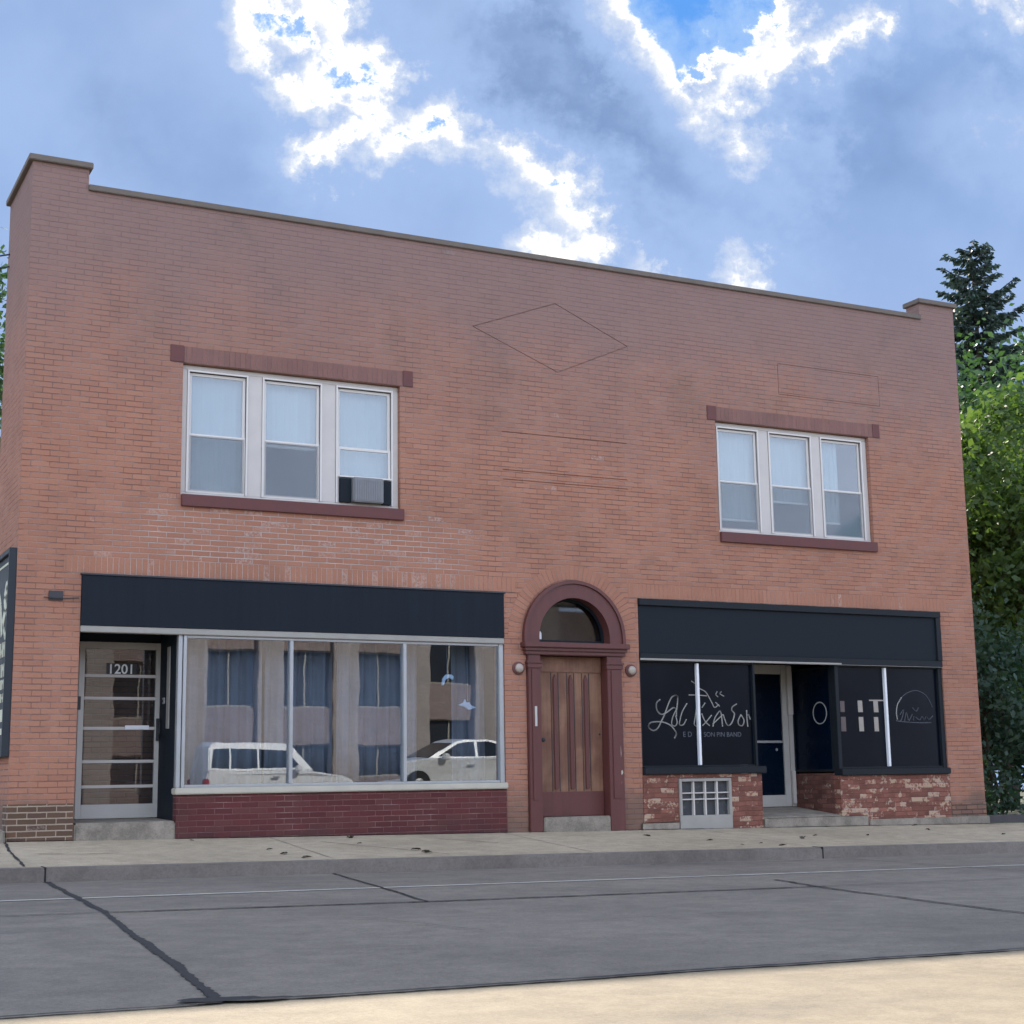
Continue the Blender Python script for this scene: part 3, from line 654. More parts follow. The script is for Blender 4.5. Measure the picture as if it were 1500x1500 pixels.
S3 = [[(9.13,1.93),(9.188,1.90)],[(9.08,1.74),(9.188,1.74)],[(9.232,1.74),(9.37,1.73)],[(9.26,1.83),(9.35,1.79),(9.40,1.73),(9.46,1.63),(9.50,1.57),(9.57,1.61)],[(9.52,1.64),(9.58,1.59)],
[(9.55,1.79),(9.53,1.75),(9.56,1.72)],[(9.62,1.79),(9.60,1.76),(9.66,1.73)]]
def strokes(name, S, w, m, parent, y0=.064):
    mb = MB()
    for i, s in enumerate(S):
        q = []
        for j in range(len(s) - 1):                     # Catmull-Rom smoothing
            p0, p1, p2, p3 = s[max(j - 1, 0)], s[j], s[j + 1], s[min(j + 2, len(s) - 1)]
            for k in range(4):
                u = k / 4
                q.append(tuple(.5 * (2 * b + (c - a) * u + (2 * a - 5 * b + 4 * c - d) * u * u + (3 * b - a - 3 * c + d) * u ** 3) for a, b, c, d in zip(p0, p1, p2, p3)))
        q.append(s[-1])
        mb.ribbon(q, w, y0 - .0004 * i, .0695)
    return build(name, mb, m, parent)
strokes('script_lettering', S1, .016, M['etch'], wl); strokes('script_lettering', S2, .013, M['etch'], wl); strokes('sprig_drawing', S3, .011, M['etch'], wl)
text_obj('small_lettering', 'E D', .10, (8.955, .066, 1.165), M['etch_dim'], wl)
text_obj('small_lettering', 'SON PIN BAND', .092, (9.30, .066, 1.165), M['etch_dim'], wl)
S4 = [[(12.77,1.42),(12.76,1.52),(12.79,1.64),(12.87,1.74),(13.01,1.82),(13.17,1.85),(13.32,1.80),(13.41,1.71),(13.46,1.61)],[(13.42,1.37),(13.11,1.37),(12.78,1.39)]]
S5 = [[(12.75,1.40),(12.84,1.40),(12.90,1.56),(12.83,1.49)],[(12.91,1.40),(12.95,1.52),(12.98,1.41)],[(13.06,1.49),(13.00,1.40)],[(13.08,1.59),(13.14,1.54),(13.19,1.59)],[(13.09,1.46),(13.08,1.41)],
[(13.13,1.45),(13.20,1.41),(13.25,1.46),(13.29,1.41),(13.33,1.46),(13.38,1.42),(13.46,1.47)]]
strokes('arch_drawing', S4, .010, M['etch_dim'], wr); strokes('script_lettering', S5, .013, M['etch_dim'], wr); strokes('script_lettering', [S4[0][:4]], .014, M['etch'], wr, .0628)
tp = MB()
for x0, x1, z0, z1 in ((12.04, 12.125, 1.52, 1.69), (12.045, 12.13, 1.24, 1.45), (12.335, 12.42, 1.52, 1.69), (12.33, 12.41, 1.24, 1.45)):
    tp.prism([(x0, z0), (x1, z0), (x1 - .004, z1), (x0 - .004, z1)], .0655, .0695)
build('paper_strip', tp, M['tan_tape'], wr)
build('paper_strip', MB().box(11.71, 11.79, .0655, .0695, 1.52, 1.68).box(11.71, 11.80, .0655, .0695, 1.24, 1.45), M['brown_tape'], wr)
build('top_strip', MB().box(12.25, 12.528, .064, .0654, 1.685, 1.705), M['tan_tape'], wr)

# ------------------------------------------------------------------ things in and on the building
def curtain(x0, x1, y, z0, z1, seed, label, mat='curtain'):
    rnd = random.Random(seed); n = int((x1 - x0) / .02); mb = MB()
    ph = [rnd.uniform(0, 6) for _ in range(3)]
    def yy(x, z): return y + .035 * math.sin(x * 34 + ph[0] + .3 * math.sin(z * 2)) + .03 * math.sin(x * 13 + ph[1]) + .012 * math.sin(x * 71 + ph[2])
    zz = [z0, z0 + .6, z0 + 1.2, z1]
    vs = [(x0 + (x1 - x0) * i / n, yy(x0 + (x1 - x0) * i / n, z), z) for z in zz for i in range(n + 1)]
    fs = [(r * (n + 1) + i, r * (n + 1) + i + 1, (r + 1) * (n + 1) + i + 1, (r + 1) * (n + 1) + i) for r in range(3) for i in range(n)]
    mb.add(vs, fs)
    me_o = build('curtain', mb, M[mat], None, smooth=True, fix=False)
    me = me_o.data; bm = bmesh.new(); bm.from_mesh(me); bmesh.ops.solidify(bm, geom=bm.faces[:], thickness=.004); bm.to_mesh(me); bm.free()
    return tag(me_o, label, 'curtain', 'curtains behind the left shop window')
curtain(2.0, 3.05, .45, .6, 2.42, 1, 'blue grey drape in the leftmost pane of the left shop window, beside the glass door')
curtain(3.10, 4.0, .50, .6, 2.42, 2, 'blue grey drape behind the left half of the middle shop pane')
curtain(4.02, 5.15, .46, .6, 2.42, 3, 'blue grey drape hanging behind the right mullion of the left shop window')
curtain(5.62, 6.12, .50, .6, 2.42, 4, 'narrow blue grey drape at the right end of the left shop window')
# two white hanging ornaments behind the right pane
def ornament(pts, y, label):
    mb = MB().prism(pts, y, y + .03); xs = sum(p[0] for p in pts) / len(pts); zt_ = max(p[1] for p in pts)
    o = empty('hanging_ornament', (xs, y, zt_), label, 'ornament')
    build('paper_shape', mb, M['paper'], o, .006)
    build('string', MB().tube([(xs, y + .015, zt_ - .03), (xs, y + .015, 2.35)], .002, 5), M['paper'], o)
ornament([(5.37, 1.83), (5.40, 1.83), (5.42, 1.90), (5.47, 1.93), (5.53, 1.90), (5.54, 1.95), (5.50, 1.97), (5.43, 1.97), (5.38, 1.92)], .18, 'white crescent shaped ornament hanging inside the left shop window')
ornament([(5.60, 1.58), (5.68, 1.56), (5.75, 1.52), (5.83, 1.54), (5.86, 1.55), (5.78, 1.58), (5.76, 1.62), (5.72, 1.61), (5.70, 1.66), (5.675, 1.61)], .18, 'white bird shaped ornament hanging below the crescent in the shop window')
# side sign
SG = empty('side_sign', (-.05, .4, .95), 'dark blue sign board with cream lettering on the left side wall', 'sign')
build('sign_frame', MB().box(-.085, -.002, .01, .07, .955, 3.31).box(-.085, -.002, 1.50, 1.56, .955, 3.31).box(-.085, -.002, .07, 1.50, 3.25, 3.31).box(-.085, -.002, .07, 1.50, .955, 1.015), M['sign_board'], SG, .004)
build('sign_panel', MB().box(-.05, -.002, .071, 1.499, 1.016, 3.249), M['sign_board'], SG)
sg = MB()
def srib(pts, w):
    for (y0, z0), (y1, z1) in zip(pts, pts[1:]):
        L = math.hypot(y1 - y0, z1 - z0); ny, nz = -(z1 - z0) / L * w / 2, (y1 - y0) / L * w / 2
        sg.hexa([(-.056, y0 - ny, z0 - nz), (-.056, y1 - ny, z1 - nz), (-.0505, y1 - ny, z1 - nz), (-.0505, y0 - ny, z0 - nz), (-.056, y0 + ny, z0 + nz), (-.056, y1 + ny, z1 + nz), (-.0505, y1 + ny, z1 + nz), (-.0505, y0 + ny, z0 + nz)])
srib([(.10, 3.16), (1.45, 3.16)], .025)
srib([(.14, 2.45), (.22, 2.62), (.16, 2.80), (.30, 2.92), (.42, 2.78), (.36, 2.62), (.5, 2.48)], .13)
srib([(.2, 2.4), (.3, 2.3), (.42, 2.42)], .06); srib([(.55, 2.35), (.7, 2.7), (.9, 2.9), (1.1, 2.7), (1.3, 2.4)], .10)
build('sign_graphic', sg, M['cream_sign'], SG); sg = MB()
srib([(.16, 1.42), (1.4, 1.42)], .14); srib([(.18, 1.24), (1.4, 1.24)], .07)
build('sign_bar', sg, M['cream_sign'], SG)
rn = random.Random(3)
for z, hgt in ((2.09, .17), (1.86, .15), (1.72, .11), (1.57, .10)):   # rows of blocky letter shapes
    sg = MB(); y = .15
    while y < 1.4:
        w_ = hgt * rn.uniform(.45, .7)
        srib([(y, z), (y, z + hgt)], .03)
        if rn.random() < .7: srib([(y + .02, z + hgt * .5), (y + w_, z + hgt * rn.choice((.1, .5, .9)))], .026)
        if rn.random() < .6: srib([(y + w_, z), (y + w_, z + hgt)], .028)
        y += w_ + .06
    build('sign_lettering', sg, M['cream_sign'], SG)
tag(build('concrete_block', MB().hexa([(-.75, -.16, -.3), (-.02, -.16, -.3), (-.02, .12, -.3), (-.75, .12, -.3), (-.75, -.14, .18), (-.035, -.14, .16), (-.035, .10, .16), (-.75, .10, .18)]), M['step'], None, .025), 'worn grey concrete block beside the left brick pier', 'block')

# ------------------------------------------------------------------ ground, road, sidewalk
def slab(x0, x1, y0, y1, za, zb, th=.25):
    """sloping slab: top at za (y0 side) and zb (y1 side), falling along x"""
    p = []
    for dz in (-th, 0):
        for x, y, z in ((x0, y0, za), (x1, y0, za), (x1, y1, zb), (x0, y1, zb)): p.append((x, y, z + zs(x) + dz))
    return p
ROADZ, WALKF, WALKB = -.27, -.135, .025
struct('ground', MB().hexa(slab(-300, 300, -300, 300, -.42, -.42, .1)), M['soil'])
struct('road', MB().hexa(slab(-80, 80, -11.72, -2.70, ROADZ, ROADZ)), M['conc'])
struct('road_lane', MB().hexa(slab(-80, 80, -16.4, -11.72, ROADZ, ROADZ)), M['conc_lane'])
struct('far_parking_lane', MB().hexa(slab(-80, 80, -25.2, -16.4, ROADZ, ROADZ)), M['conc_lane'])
struct('far_sidewalk', MB().hexa(slab(-80, 80, -33, -25.2, -.12, -.14)), M['walk'])
struct('kerb', MB().hexa(slab(-80, 80, -2.70, -2.53, WALKF - .005, WALKF)), M['kerb'], bevel=.018)
struct('sidewalk', MB().hexa(slab(-80, 80, -2.53, .0, WALKF, WALKB)), M['walk'])
struct('lawn', MB().hexa(slab(14.36, 80, .005, 70, .03, .2, .5)), M['grass'])
struct('yard', MB().hexa(slab(-80, -.003, .005, 70, .06, .1, .5)), M['soil'])
def sheet(pts, w, z_at, lift, jitter=0, seed=0, step=.06, wj=0):
    """flat ribbon along a polyline on the ground, with ragged edges"""
    rnd = random.Random(seed); mb = MB(); P_ = []
    for (x0, y0), (x1, y1) in zip(pts, pts[1:]):
        L = math.hypot(x1 - x0, y1 - y0); n = max(1, int(L / step))
        for i in range(n): P_.append((x0 + (x1 - x0) * i / n, y0 + (y1 - y0) * i / n, (x1 - x0) / L, (y1 - y0) / L))
    P_.append(pts[-1] + (P_[-1][2], P_[-1][3]))
    vs = []; off = 0
    for i, (x, y, dx, dy) in enumerate(P_):
        off = off * .95 + rnd.uniform(-1, 1) * jitter * .6
        ww = w * (1 + rnd.uniform(-wj, wj)) / 2
        for s in (1, -1):
            px, py = x - dy * (off + s * ww), y + dx * (off + s * ww); vs.append((px, py, z_at(px, py) + lift))
    mb.add(vs, [(2 * i, 2 * i + 1, 2 * i + 3, 2 * i + 2) for i in range(len(P_) - 1)])
    return mb
rz = lambda x, y: ROADZ + zs(x)
wz = lambda x, y: WALKF + (WALKB - WALKF) * (y + 2.53) / 2.53 + zs(x)
struct('road_line', sheet([(-30, -5.12), (40, -5.20)], .10, rz, .004, 0, 1, .4, .12), M['roadline'], fix=False)
jl = [([(-.05, -2.72), (-.2, -4.7), (-.38, -6.75)], .055, .006), ([(-.38, -6.75), (-.62, -8.6)], .042, .004), ([(-.62, -8.6), (-.80, -10.2), (-1.0, -11.70)], .052, .005),
      ([(-.38, -6.75), (2.02, -6.93), (4.3, -6.98), (5.75, -7.02)], .05, .006), ([(-30, -6.65), (-.4, -6.72)], .02, .004),
      ([(2.8, -2.75), (2.4, -5.0), (2.02, -6.95)], .026, .008), ([(5.95, -6.0), (5.62, -7.1), (5.1, -9.7), (4.9, -11.7)], .035, .008),
      ([(-30, -11.60), (-1.0, -11.70)], .03, .008), ([(-.9, -11.70), (.4, -11.72), (1.4, -11.70), (3.2, -11.74)], .045, .008), ([(3.2, -11.74), (40, -11.72)], .03, .006), ([(5.75, -7.02), (9, -7.0), (20, -7.1)], .018, .005),
      ([(9.2, -2.75), (8.9, -6.9)], .02, .006), ([(.6, -7.6), (1.1, -8.3), (1.3, -9.4)], .007, .012), ([(2.3, -9.1), (3.3, -9.0), (4.0, -9.3)], .008, .012), ([(1.2, -8.35), (1.9, -8.5)], .006, .012), ([(-.2, -9.9), (.7, -10.1)], .006, .008), ([(6.4, -3.1), (7.6, -3.25), (8.6, -3.15)], .03, .02), ([(3.2, -3.0), (4.4, -3.3)], .025, .02)]
for i, (p, w, j) in enumerate(jl):
    struct('road_joint', sheet(p, w, rz, .0045 + .0006 * i, j, 20 + i, .035, .35), M['tar'], fix=False)
mb = MB()
rn = random.Random(5)
for (cx, cy, r) in ((-.98, -11.66, .12), (-.84, -11.70, .10), (-1.06, -11.60, .08)):
    pts = [(cx + r * 1.5 * math.cos(a * .628) * rn.uniform(.6, 1.1), cy + r * .55 * math.sin(a * .628) * rn.uniform(.6, 1.1)) for a in range(10)]
    mb.add([(x, y, rz(x, y) + .011 + .002 * r) for x, y in pts], [tuple(range(10))])
struct('tar_patch', mb, M['tar'], fix=False)
for i, (p, w, j) in enumerate([([(-.02, -.05), (-.12, -1.2), (-.22, -2.5)], .028, .01), ([(3.0, -.02), (2.9, -2.5)], .012, .002), ([(6.1, -.05), (6.0, -2.5)], .012, .002), ([(9.1, -.05), (9.0, -2.5)], .012, .002), ([(12.1, -.06), (12.0, -2.5)], .012, .002),
      ([(3.4, -.7), (3.7, -1.3), (4.1, -1.9), (4.3, -2.4)], .015, .02), ([(4.9, -.6), (5.2, -1.0), (5.4, -1.3)], .02, .02), ([(.1, -1.4), (.5, -1.5), (.9, -1.45)], .02, .02), ([(14.2, -.1), (15.2, -.45), (17, -.6)], .05, .01), ([(-30, -.012), (.73, -.012)], .02, .004), ([(1.9, -.035), (14.3, -.06)], .025, .008)]):
    struct('sidewalk_joint', sheet(p, w, wz, .0045 + .0005 * i, j, 60 + i, .06, .5), M['tar'] if w > .013 else M['kerb'], fix=False)
for i, x in enumerate((-.06, 9.1)):
    struct('kerb_joint', MB().hexa([(x - .008, -2.7045, -.40 + zs(x)), (x + .008, -2.7045, -.40 + zs(x)), (x + .008, -2.5, -.40 + zs(x)), (x - .008, -2.5, -.40 + zs(x)), (x - .008, -2.7045, -.1345 + zs(x)), (x + .008, -2.7045, -.1345 + zs(x)), (x + .008, -2.5, -.1305 + zs(x)), (x - .008, -2.5, -.1305 + zs(x))]), M['tar'])
# fallen leaves and scraps on the sidewalk
lf = MB()
prof = [(0, .0), (.03, .022), (.05, .012), (.085, .03), (.11, 0), (.085, -.03), (.05, -.012), (.03, -.022)]
lf.add([(x, y, .004 + .012 * math.sin(x * 40 + y * 30)) for x, y in prof] + [(x, y, .007 + .012 * math.sin(x * 40 + y * 30)) for x, y in prof], [tuple(range(8)), tuple(range(15, 7, -1))] + [(i, (i + 1) % 8, (i + 1) % 8 + 8, i + 8) for i in range(8)])
proto = None
rn = random.Random(11)
for i in range(22):
    x = rn.uniform(1.5, 13.5) if i > 8 else rn.uniform(7.2, 12.8); y = -2.4 + rn.random() ** 1.6 * 2.2
    if proto is None:
        proto = build('fallen_leaf', lf, M['leaf_litter']); o = proto
    else:
        o = proto.copy(); C.objects.link(o)
    s = rn.uniform(.5, 1.25)
    o.location = (x, y, wz(x, y) + .008); o.rotation_euler = (rn.uniform(-.1, .1), rn.uniform(-.1, .1), rn.uniform(0, 6.28)); o.scale = (s, s, s)
    tag(o, 'small dry brown leaf lying on the grey sidewalk', 'leaf', 'fallen leaves on the sidewalk')
# timber edging right of the building
TE = [(.10, .32, -.32, -.02), (.22, .44, -.018, .14)]
for (y0, y1, za, zb), lab in zip(TE, ('dark weathered timber at the lawn edge right of the building, lower of two', 'weathered timber lying on top of another at the lawn edge')):
    mb = MB().hexa([(14.48, y0, za + zs(14.48)), (22, y0, za + zs(22)), (22, y1, za + zs(22)), (14.48, y1, za + zs(14.48)), (14.48, y0 + .01, zb + zs(14.48)), (22, y0 + .02, zb + zs(22)), (22, y1 - .01, zb + zs(22)), (14.48, y1, zb + zs(14.48))])
    tag(build('timber_edging', mb, M['timber'], None, .015), lab, 'timber', 'timbers edging the lawn')

# ------------------------------------------------------------------ trees
def leaf_cloud(mb, rnd, c, rad, n, size, flat=1.0):
    for _ in range(n):
        d = Vector((rnd.gauss(0, 1), rnd.gauss(0, 1), rnd.gauss(0, 1) * flat)) * rad * .5
        p = c + d
        a = Vector((rnd.gauss(0, 1), rnd.gauss(0, 1), rnd.gauss(0, .6) - .3)).normalized()
        b = a.cross(Vector((rnd.gauss(0, 1), rnd.gauss(0, 1), rnd.gauss(0, 1)))).normalized()
        s = size * rnd.uniform(.6, 1.3)
        i = len(mb.v)
        mb.v += [tuple(p - a * s * .5), tuple(p + b * s * .32 - a * s * .05), tuple(p + a * s * .55 + Vector((0, 0, -.1 * s))), tuple(p - b * s * .32 - a * s * .05)]
        mb.f.append((i, i + 1, i + 2, i + 3))
def limb(mb, rnd, a, b, r0, r1, k=5, wob=.12):
    a, b = Vector(a), Vector(b); L = (b - a).length
    pts = [a + (b - a) * (i / k) + Vector((rnd.uniform(-1, 1), rnd.uniform(-1, 1), rnd.uniform(-.4, .4))) * L * wob * .35 * (0 < i < k) for i in range(k + 1)]
    mb.tube(pts, [r0 + (r1 - r0) * i / k for i in range(k + 1)], 7)
def broadleaf(name, x, y, z0, h, rx, ry, crown_lo, nclump, nleaf, size, mat, label, seed, crad=.75, group=None, trunk_r=.16, cat='tree'):
    rnd = random.Random(seed); root = empty(name, (x, y, z0), label, cat, group)
    tb = MB(); top = Vector((x + rnd.uniform(-.3, .3), y, z0 + h * .72))
    limb(tb, rnd, (x, y, z0 - .2), top, trunk_r, trunk_r * .3, 6, .08)
    lb = MB(); cz = (crown_lo + h) / 2; rzz = (h - crown_lo) / 2
    for i in range(nclump):
        th = rnd.uniform(0, 2 * math.pi); cphi = rnd.uniform(-1, 1); sp = math.sqrt(1 - cphi * cphi)
        rr = rnd.random() ** .4 * rnd.uniform(.78, 1.08)
        wid = 1.0 if cphi < .2 else 1 - .25 * (cphi - .2)
        c = Vector((x + rx * rr * sp * math.cos(th) * wid, y + ry * rr * sp * math.sin(th) * wid, z0 + cz + rzz * rr * cphi))
        leaf_cloud(lb, rnd, c, crad * rnd.uniform(.6, 1.25), int(nleaf * rnd.uniform(.5, 1.3)), size)
        if i % 5 == 0:
            limb(tb, rnd, Vector((x, y, z0)) + (top - Vector((x, y, z0))) * rnd.uniform(.3, .95), c, trunk_r * .32, .012, 5, .2)
    build('trunk', tb, M['bark'], root, smooth=True)
    build('crown', lb, M[mat], root, fix=False)
    return root
broadleaf('maple_tree', 18.9, 4.6, -.15, 8.3, 3.2, 3.0, 2.4, 150, 210, .16, 'leaf_bright', 'bushy maple with sunlit yellow green top just right of the building', 21, .62)
broadleaf('broadleaf_tree', 23.9, 9.2, -.1, 11.6, 4.3, 4.0, 1.5, 120, 150, .20, 'leaf_mid', 'tall dark broadleaf tree rising at the right edge before the spruce', 22, .85, trunk_r=.22)
broadleaf('broadleaf_tree', 30, 20, 0, 10.0, 5.0, 4.0, .6, 80, 150, .26, 'leaf_dark', 'dark dense tree standing far behind below the spruce', 23, 1.1, trunk_r=.22)
broadleaf('shrub', 16.9, 2.6, -.15, 3.6, 1.6, 1.3, .0, 55, 130, .12, 'leaf_dark', 'dark leafy shrub against the right end of the building', 24, .5, 'shrubs below the maple', .06, 'shrub')
broadleaf('shrub', 19.3, 2.2, -.15, 2.7, 1.7, 1.2, .0, 50, 130, .12, 'leaf_mid', 'rounded green shrub under the maple at the right edge', 25, .5, 'shrubs below the maple', .06, 'shrub')
broadleaf('shrub', 19.0, 9.5, -.1, 5.0, 2.6, 1.8, .0, 60, 140, .16, 'leaf_dark', 'tall dark shrub filling the gap behind the maple', 26, .7, 'shrubs below the maple', .08, 'shrub')
broadleaf('broadleaf_tree', 1.0, 17.5, 0, 12.4, 2.6, 2.6, 2.5, 90, 150, .2, 'leaf_mid', 'green tree peeking past the left corner of the building', 27, .8, trunk_r=.2)
def spruce(x, y, z0, h, rbase, seed, label):
    rnd = random.Random(seed); root = empty('spruce_tree', (x, y, z0), label, 'tree')
    tb = MB().tube([(x, y, z0 - .2), (x + .05, y, z0 + h * .5), (x, y, z0 + h)], [.26, .15, .015], 8)
    nb = MB()
    z = h - .15
    while z > 1.2:
        f = (h - z) / h
        L = min(3.3, .36 + rbase * f ** .9)
        nbr = 5 + int(f * 7)
        a0 = rnd.uniform(0, 6.28)
        for k in range(nbr):
            a = a0 + 6.283 * k / nbr + rnd.uniform(-.3, .3); l = L * rnd.uniform(.55, 1.18)
            dx, dy = math.cos(a), math.sin(a); droop = rnd.uniform(.12, .3); lift = .35 * (1 - min(1, f * 3))
            m = max(4, int(l / .10)); pts = []
            for i in range(m + 1):
                u = i / m; pts.append(Vector((x + dx * l * u, y + dy * l * u, z0 + z + l * (lift * u - droop * u + .17 * u * u * u))))
            if k % 2 == 0: tb.tube(pts[::max(1, m // 3)] + [pts[-1]], [.03 * (1 - .8 * j / 4) for j in range(len(pts[::max(1, m // 3)]) + 1)], 5)
            for i in range(1, m + 1):
                u = i / m; p = pts[i]; w = .10 + .34 * l * .5 * (1 - u) * min(1, u * 3)
                for _ in range(9):
                    s = rnd.choice((-1, 1)); side = Vector((-dy * s, dx * s, 0))
                    d = (Vector((dx, dy, -.2)) * rnd.uniform(.3, 1) + side * rnd.uniform(.0, 1.0) + Vector((0, 0, rnd.uniform(-.75, .12)))).normalized()
                    ln = (w + .08) * rnd.uniform(.6, 1.25); q = p + Vector((rnd.uniform(-.05, .05), rnd.uniform(-.05, .05), rnd.uniform(-.05, .03)))
                    n_ = d.cross(Vector((rnd.gauss(0, 1), rnd.gauss(0, 1), rnd.gauss(0, 1)))).normalized() * .046
                    j = len(nb.v)
                    nb.v += [tuple(q - n_ * .6), tuple(q + d * ln * .55 - n_), tuple(q + d * ln), tuple(q + d * ln * .55 + n_)]
                    nb.f.append((j, j + 1, j + 2, j + 3))
        z -= .22 + .34 * f + rnd.uniform(0, .12)
    build('trunk', tb, M['bark'], root); build('crown', nb, M['needle'], root, fix=False)
spruce(27.6, 13, -.1, 15.3, 5.8, 31, 'tall dark blue green spruce rising behind the right end of the building')

# utility pole and service cables on the left
PO = empty('utility_pole', (-9, 12, 0), 'brown wooden utility pole behind the left side of the building', 'pole')
build('pole_shaft', MB().tube([(-9, 12, -.4), (-9, 12, 9)], [.15, .11], 12), M['bark'], PO)
build('crossarm', MB().box(-9.9, -8.1, 11.86, 11.97, 8.3, 8.42), M['timber'], PO, .01)
for i, (za, zb, lab) in enumerate(((7.28, 8.44, 'upper thin service cable running from left side wall to the pole'), (7.12, 8.2, 'lower thin service cable running from left side wall to the pole'))):
    a, b = Vector((-.004, 1.5, za)), Vector((-9 + .3 * i, 11.95 - .09 * i, zb)); pts = []
    for k in range(17):
        u = k / 16; p = a.lerp(b, u); p.z -= .9 * u * (1 - u); pts.append(p)
    tag(build('service_cable', MB().tube(pts, .011, 6), M['black']), lab, 'cable', 'service cables at the left side wall')

# ------------------------------------------------------------------ across the street: what the shop glass mirrors
OB = empty('opposite_building', (18, -35, -.3), 'pale brick building with tall piers and dark windows mirrored in the shop glass', 'building')
oz = -.5
bays = [-14 + 2.85 * i for i in range(22)]
build('wall', MB().box(-14, 46.0, -47, -35.6, oz, 7.2), M['spandrel'], OB)
sp = MB(); gl = []
for i in range(len(bays) - 1):
    a, b = bays[i] + .5, bays[i + 1] - .5
    sp.box(a, b, -35.6, -35.25, oz, .45).box(a, b, -35.6, -35.25, 1.65, 2.95).box(a, b, -35.6, -35.25, 5.0, 7.2)
build('spandrel', sp, M['spandrel'], OB)
for i in range(len(bays)): build('pier', MB().box(bays[i] - .5, bays[i] + .5, -35.6, -35.0, oz, 7.4), M['limestone'], OB, .02)
for i in range(len(bays) - 1):
    a, b = bays[i] + .5, bays[i + 1] - .5
    for z0, z1 in ((.45, 1.65), (2.95, 5.0)):
        w = build('window', MB().box(a, b, -35.59, -35.45, z1 - .06, z1).box(a, b, -35.59, -35.40, z0, z0 + .06).box((a + b) / 2 - .03, (a + b) / 2 + .03, -35.59, -35.45, z0 + .06, z1 - .06), M['beige'], OB)
        build('window_pane', MB().box(a, b, -35.58, -35.50, z0 + .061, z1 - .061), M['far_glass'], w)
build('parapet', MB().box(-14.5, 46.4, -35.7, -34.9, 7.41, 7.6), M['coping'], OB)

def car(name, x, y, z, prof_low, prof_cab, width, wheels, wr_, paint_m, label, cat, win_split):
    """side profiles in (x, z), front at +x; body and cabin lofted across the width"""
    root = empty(name, (x, y, z), label, cat)
    def loft(pr, hw_fn, mat, nm, bev):
        mb = MB(); n = len(pr); st = (-1, -.93, -.6, 0, .6, .93, 1)
        for s in st:
            k = 1 - .045 * (abs(s) > .95)
            cx = sum(p[0] for p in pr) / n; cz = sum(p[1] for p in pr) / n
            for px, pz in pr: mb.v.append((x + cx + (px - cx) * (1 - .03 * s * s) , y + s * hw_fn(pz, px), z + cz + (pz - cz) * k))
        for j in range(len(st) - 1):
            for i in range(n): mb.f.append((j * n + i, j * n + (i + 1) % n, (j + 1) * n + (i + 1) % n, (j + 1) * n + i))
        mb.f.append(tuple(range(n))); mb.f.append(tuple((len(st) - 1) * n + i for i in range(n - 1, -1, -1)))
        return build(nm, mb, mat, root, bev)
    hw = width / 2
    zr = max(p[1] for p in prof_cab); zl = min(p[1] for p in prof_cab)
    ln = max(p[0] for p in prof_low)
    body = loft(prof_low, lambda pz, px: hw * (1 - .10 * max(0, abs(px) / ln - .7) / .3) * (.93 + .07 * min(1, max(0, (pz - .25) / .35))), paint_m, 'body', .03)
    cabf = lambda pz, px: hw * (.93 - .17 * (pz - zl) / (zr - zl))
    cab = loft(prof_cab, cabf, paint_m, 'cabin', .03)
    for s in (-1, 1):                                     # side windows stand 6 mm proud, following the tumblehome
        for poly in win_split:
            mb = MB(); n = len(poly)
            mb.v = [(x + px, y + s * (cabf(pz, px) + .004), z + pz) for px, pz in poly] + [(x + px, y + s * (cabf(pz, px) - .03), z + pz) for px, pz in poly]
            mb.f = [tuple(range(n)), tuple(range(2 * n - 1, n - 1, -1))] + [(i, (i + 1) % n, (i + 1) % n + n, i + n) for i in range(n)]
            build('side_window', mb, M['car_glass'], root)
        xw = max(p[0] for q in win_split for p in q)
        build('mirror', MB().box(x + xw - .22, x + xw - .04, y + s * (hw + .12) - .08, y + s * (hw + .12) + .08, z + zl + .0, z + zl + .16), paint_m, root, .03)
        build('door_handle', MB().box(x - .25, x - .05, y + s * hw - .02, y + s * hw + .02, z + zl - .15, z + zl - .11), M['rim'], root, .006)
        build('headlight', MB().box(x + ln - .22, x + ln - .02, y + s * (hw - .25) - .16, y + s * (hw - .25) + .16, z + .62, z + .78), M['lamp_glass'], root, .03)
        build('tail_light', MB().box(x - ln + .02, x - ln + .16, y + s * (hw - .2) - .14, y + s * (hw - .2) + .14, z + .72, z + .95), M['red_lens'], root, .03)
    (fx0, fz0), (fx1, fz1) = prof_cab[1], prof_cab[2]      # windscreen on the front slope
    hwf = lambda pz: cabf(pz, 0) - .08
    d = Vector((fz1 - fz0, 0, fx0 - fx1)).normalized() * .008
    q = [(.1, -1), (.1, 1), (.9, 1), (.9, -1)]
    mb = MB(); base = [Vector((x + fx0 + (fx1 - fx0) * u, y + s * hwf(fz0 + (fz1 - fz0) * u), z + fz0 + (fz1 - fz0) * u)) for u, s in q]
    mb.v = [tuple(p + d) for p in base] + [tuple(p - d * 4) for p in base]
    mb.f = [(0, 1, 2, 3), (7, 6, 5, 4)] + [(i, (i + 1) % 4, (i + 1) % 4 + 4, i + 4) for i in range(4)]
    build('windscreen', mb, M['car_glass'], root)
    for wx in wheels:
        for s in (-1, 1):
            wy = y + s * (hw - .10)
            W = build('wheel', MB().lathe([(wr_ * .6, -.11), (wr_ * .93, -.115), (wr_, -.08), (wr_, .08), (wr_ * .93, .115), (wr_ * .6, .11)], (x + wx, wy, z + wr_), 'y', 28), M['tyre'], root)
            rb = MB().lathe([(wr_ * .60, -.10), (wr_ * .62, .10), (wr_ * .2, .118 * 1)], (x + wx, wy, z + wr_), 'y', 28) if s > 0 else MB().lathe([(wr_ * .60, .10), (wr_ * .62, -.10), (wr_ * .2, -.118)], (x + wx, wy, z + wr_), 'y', 28)
            build('rim', rb, M['rim'], W)
    return root
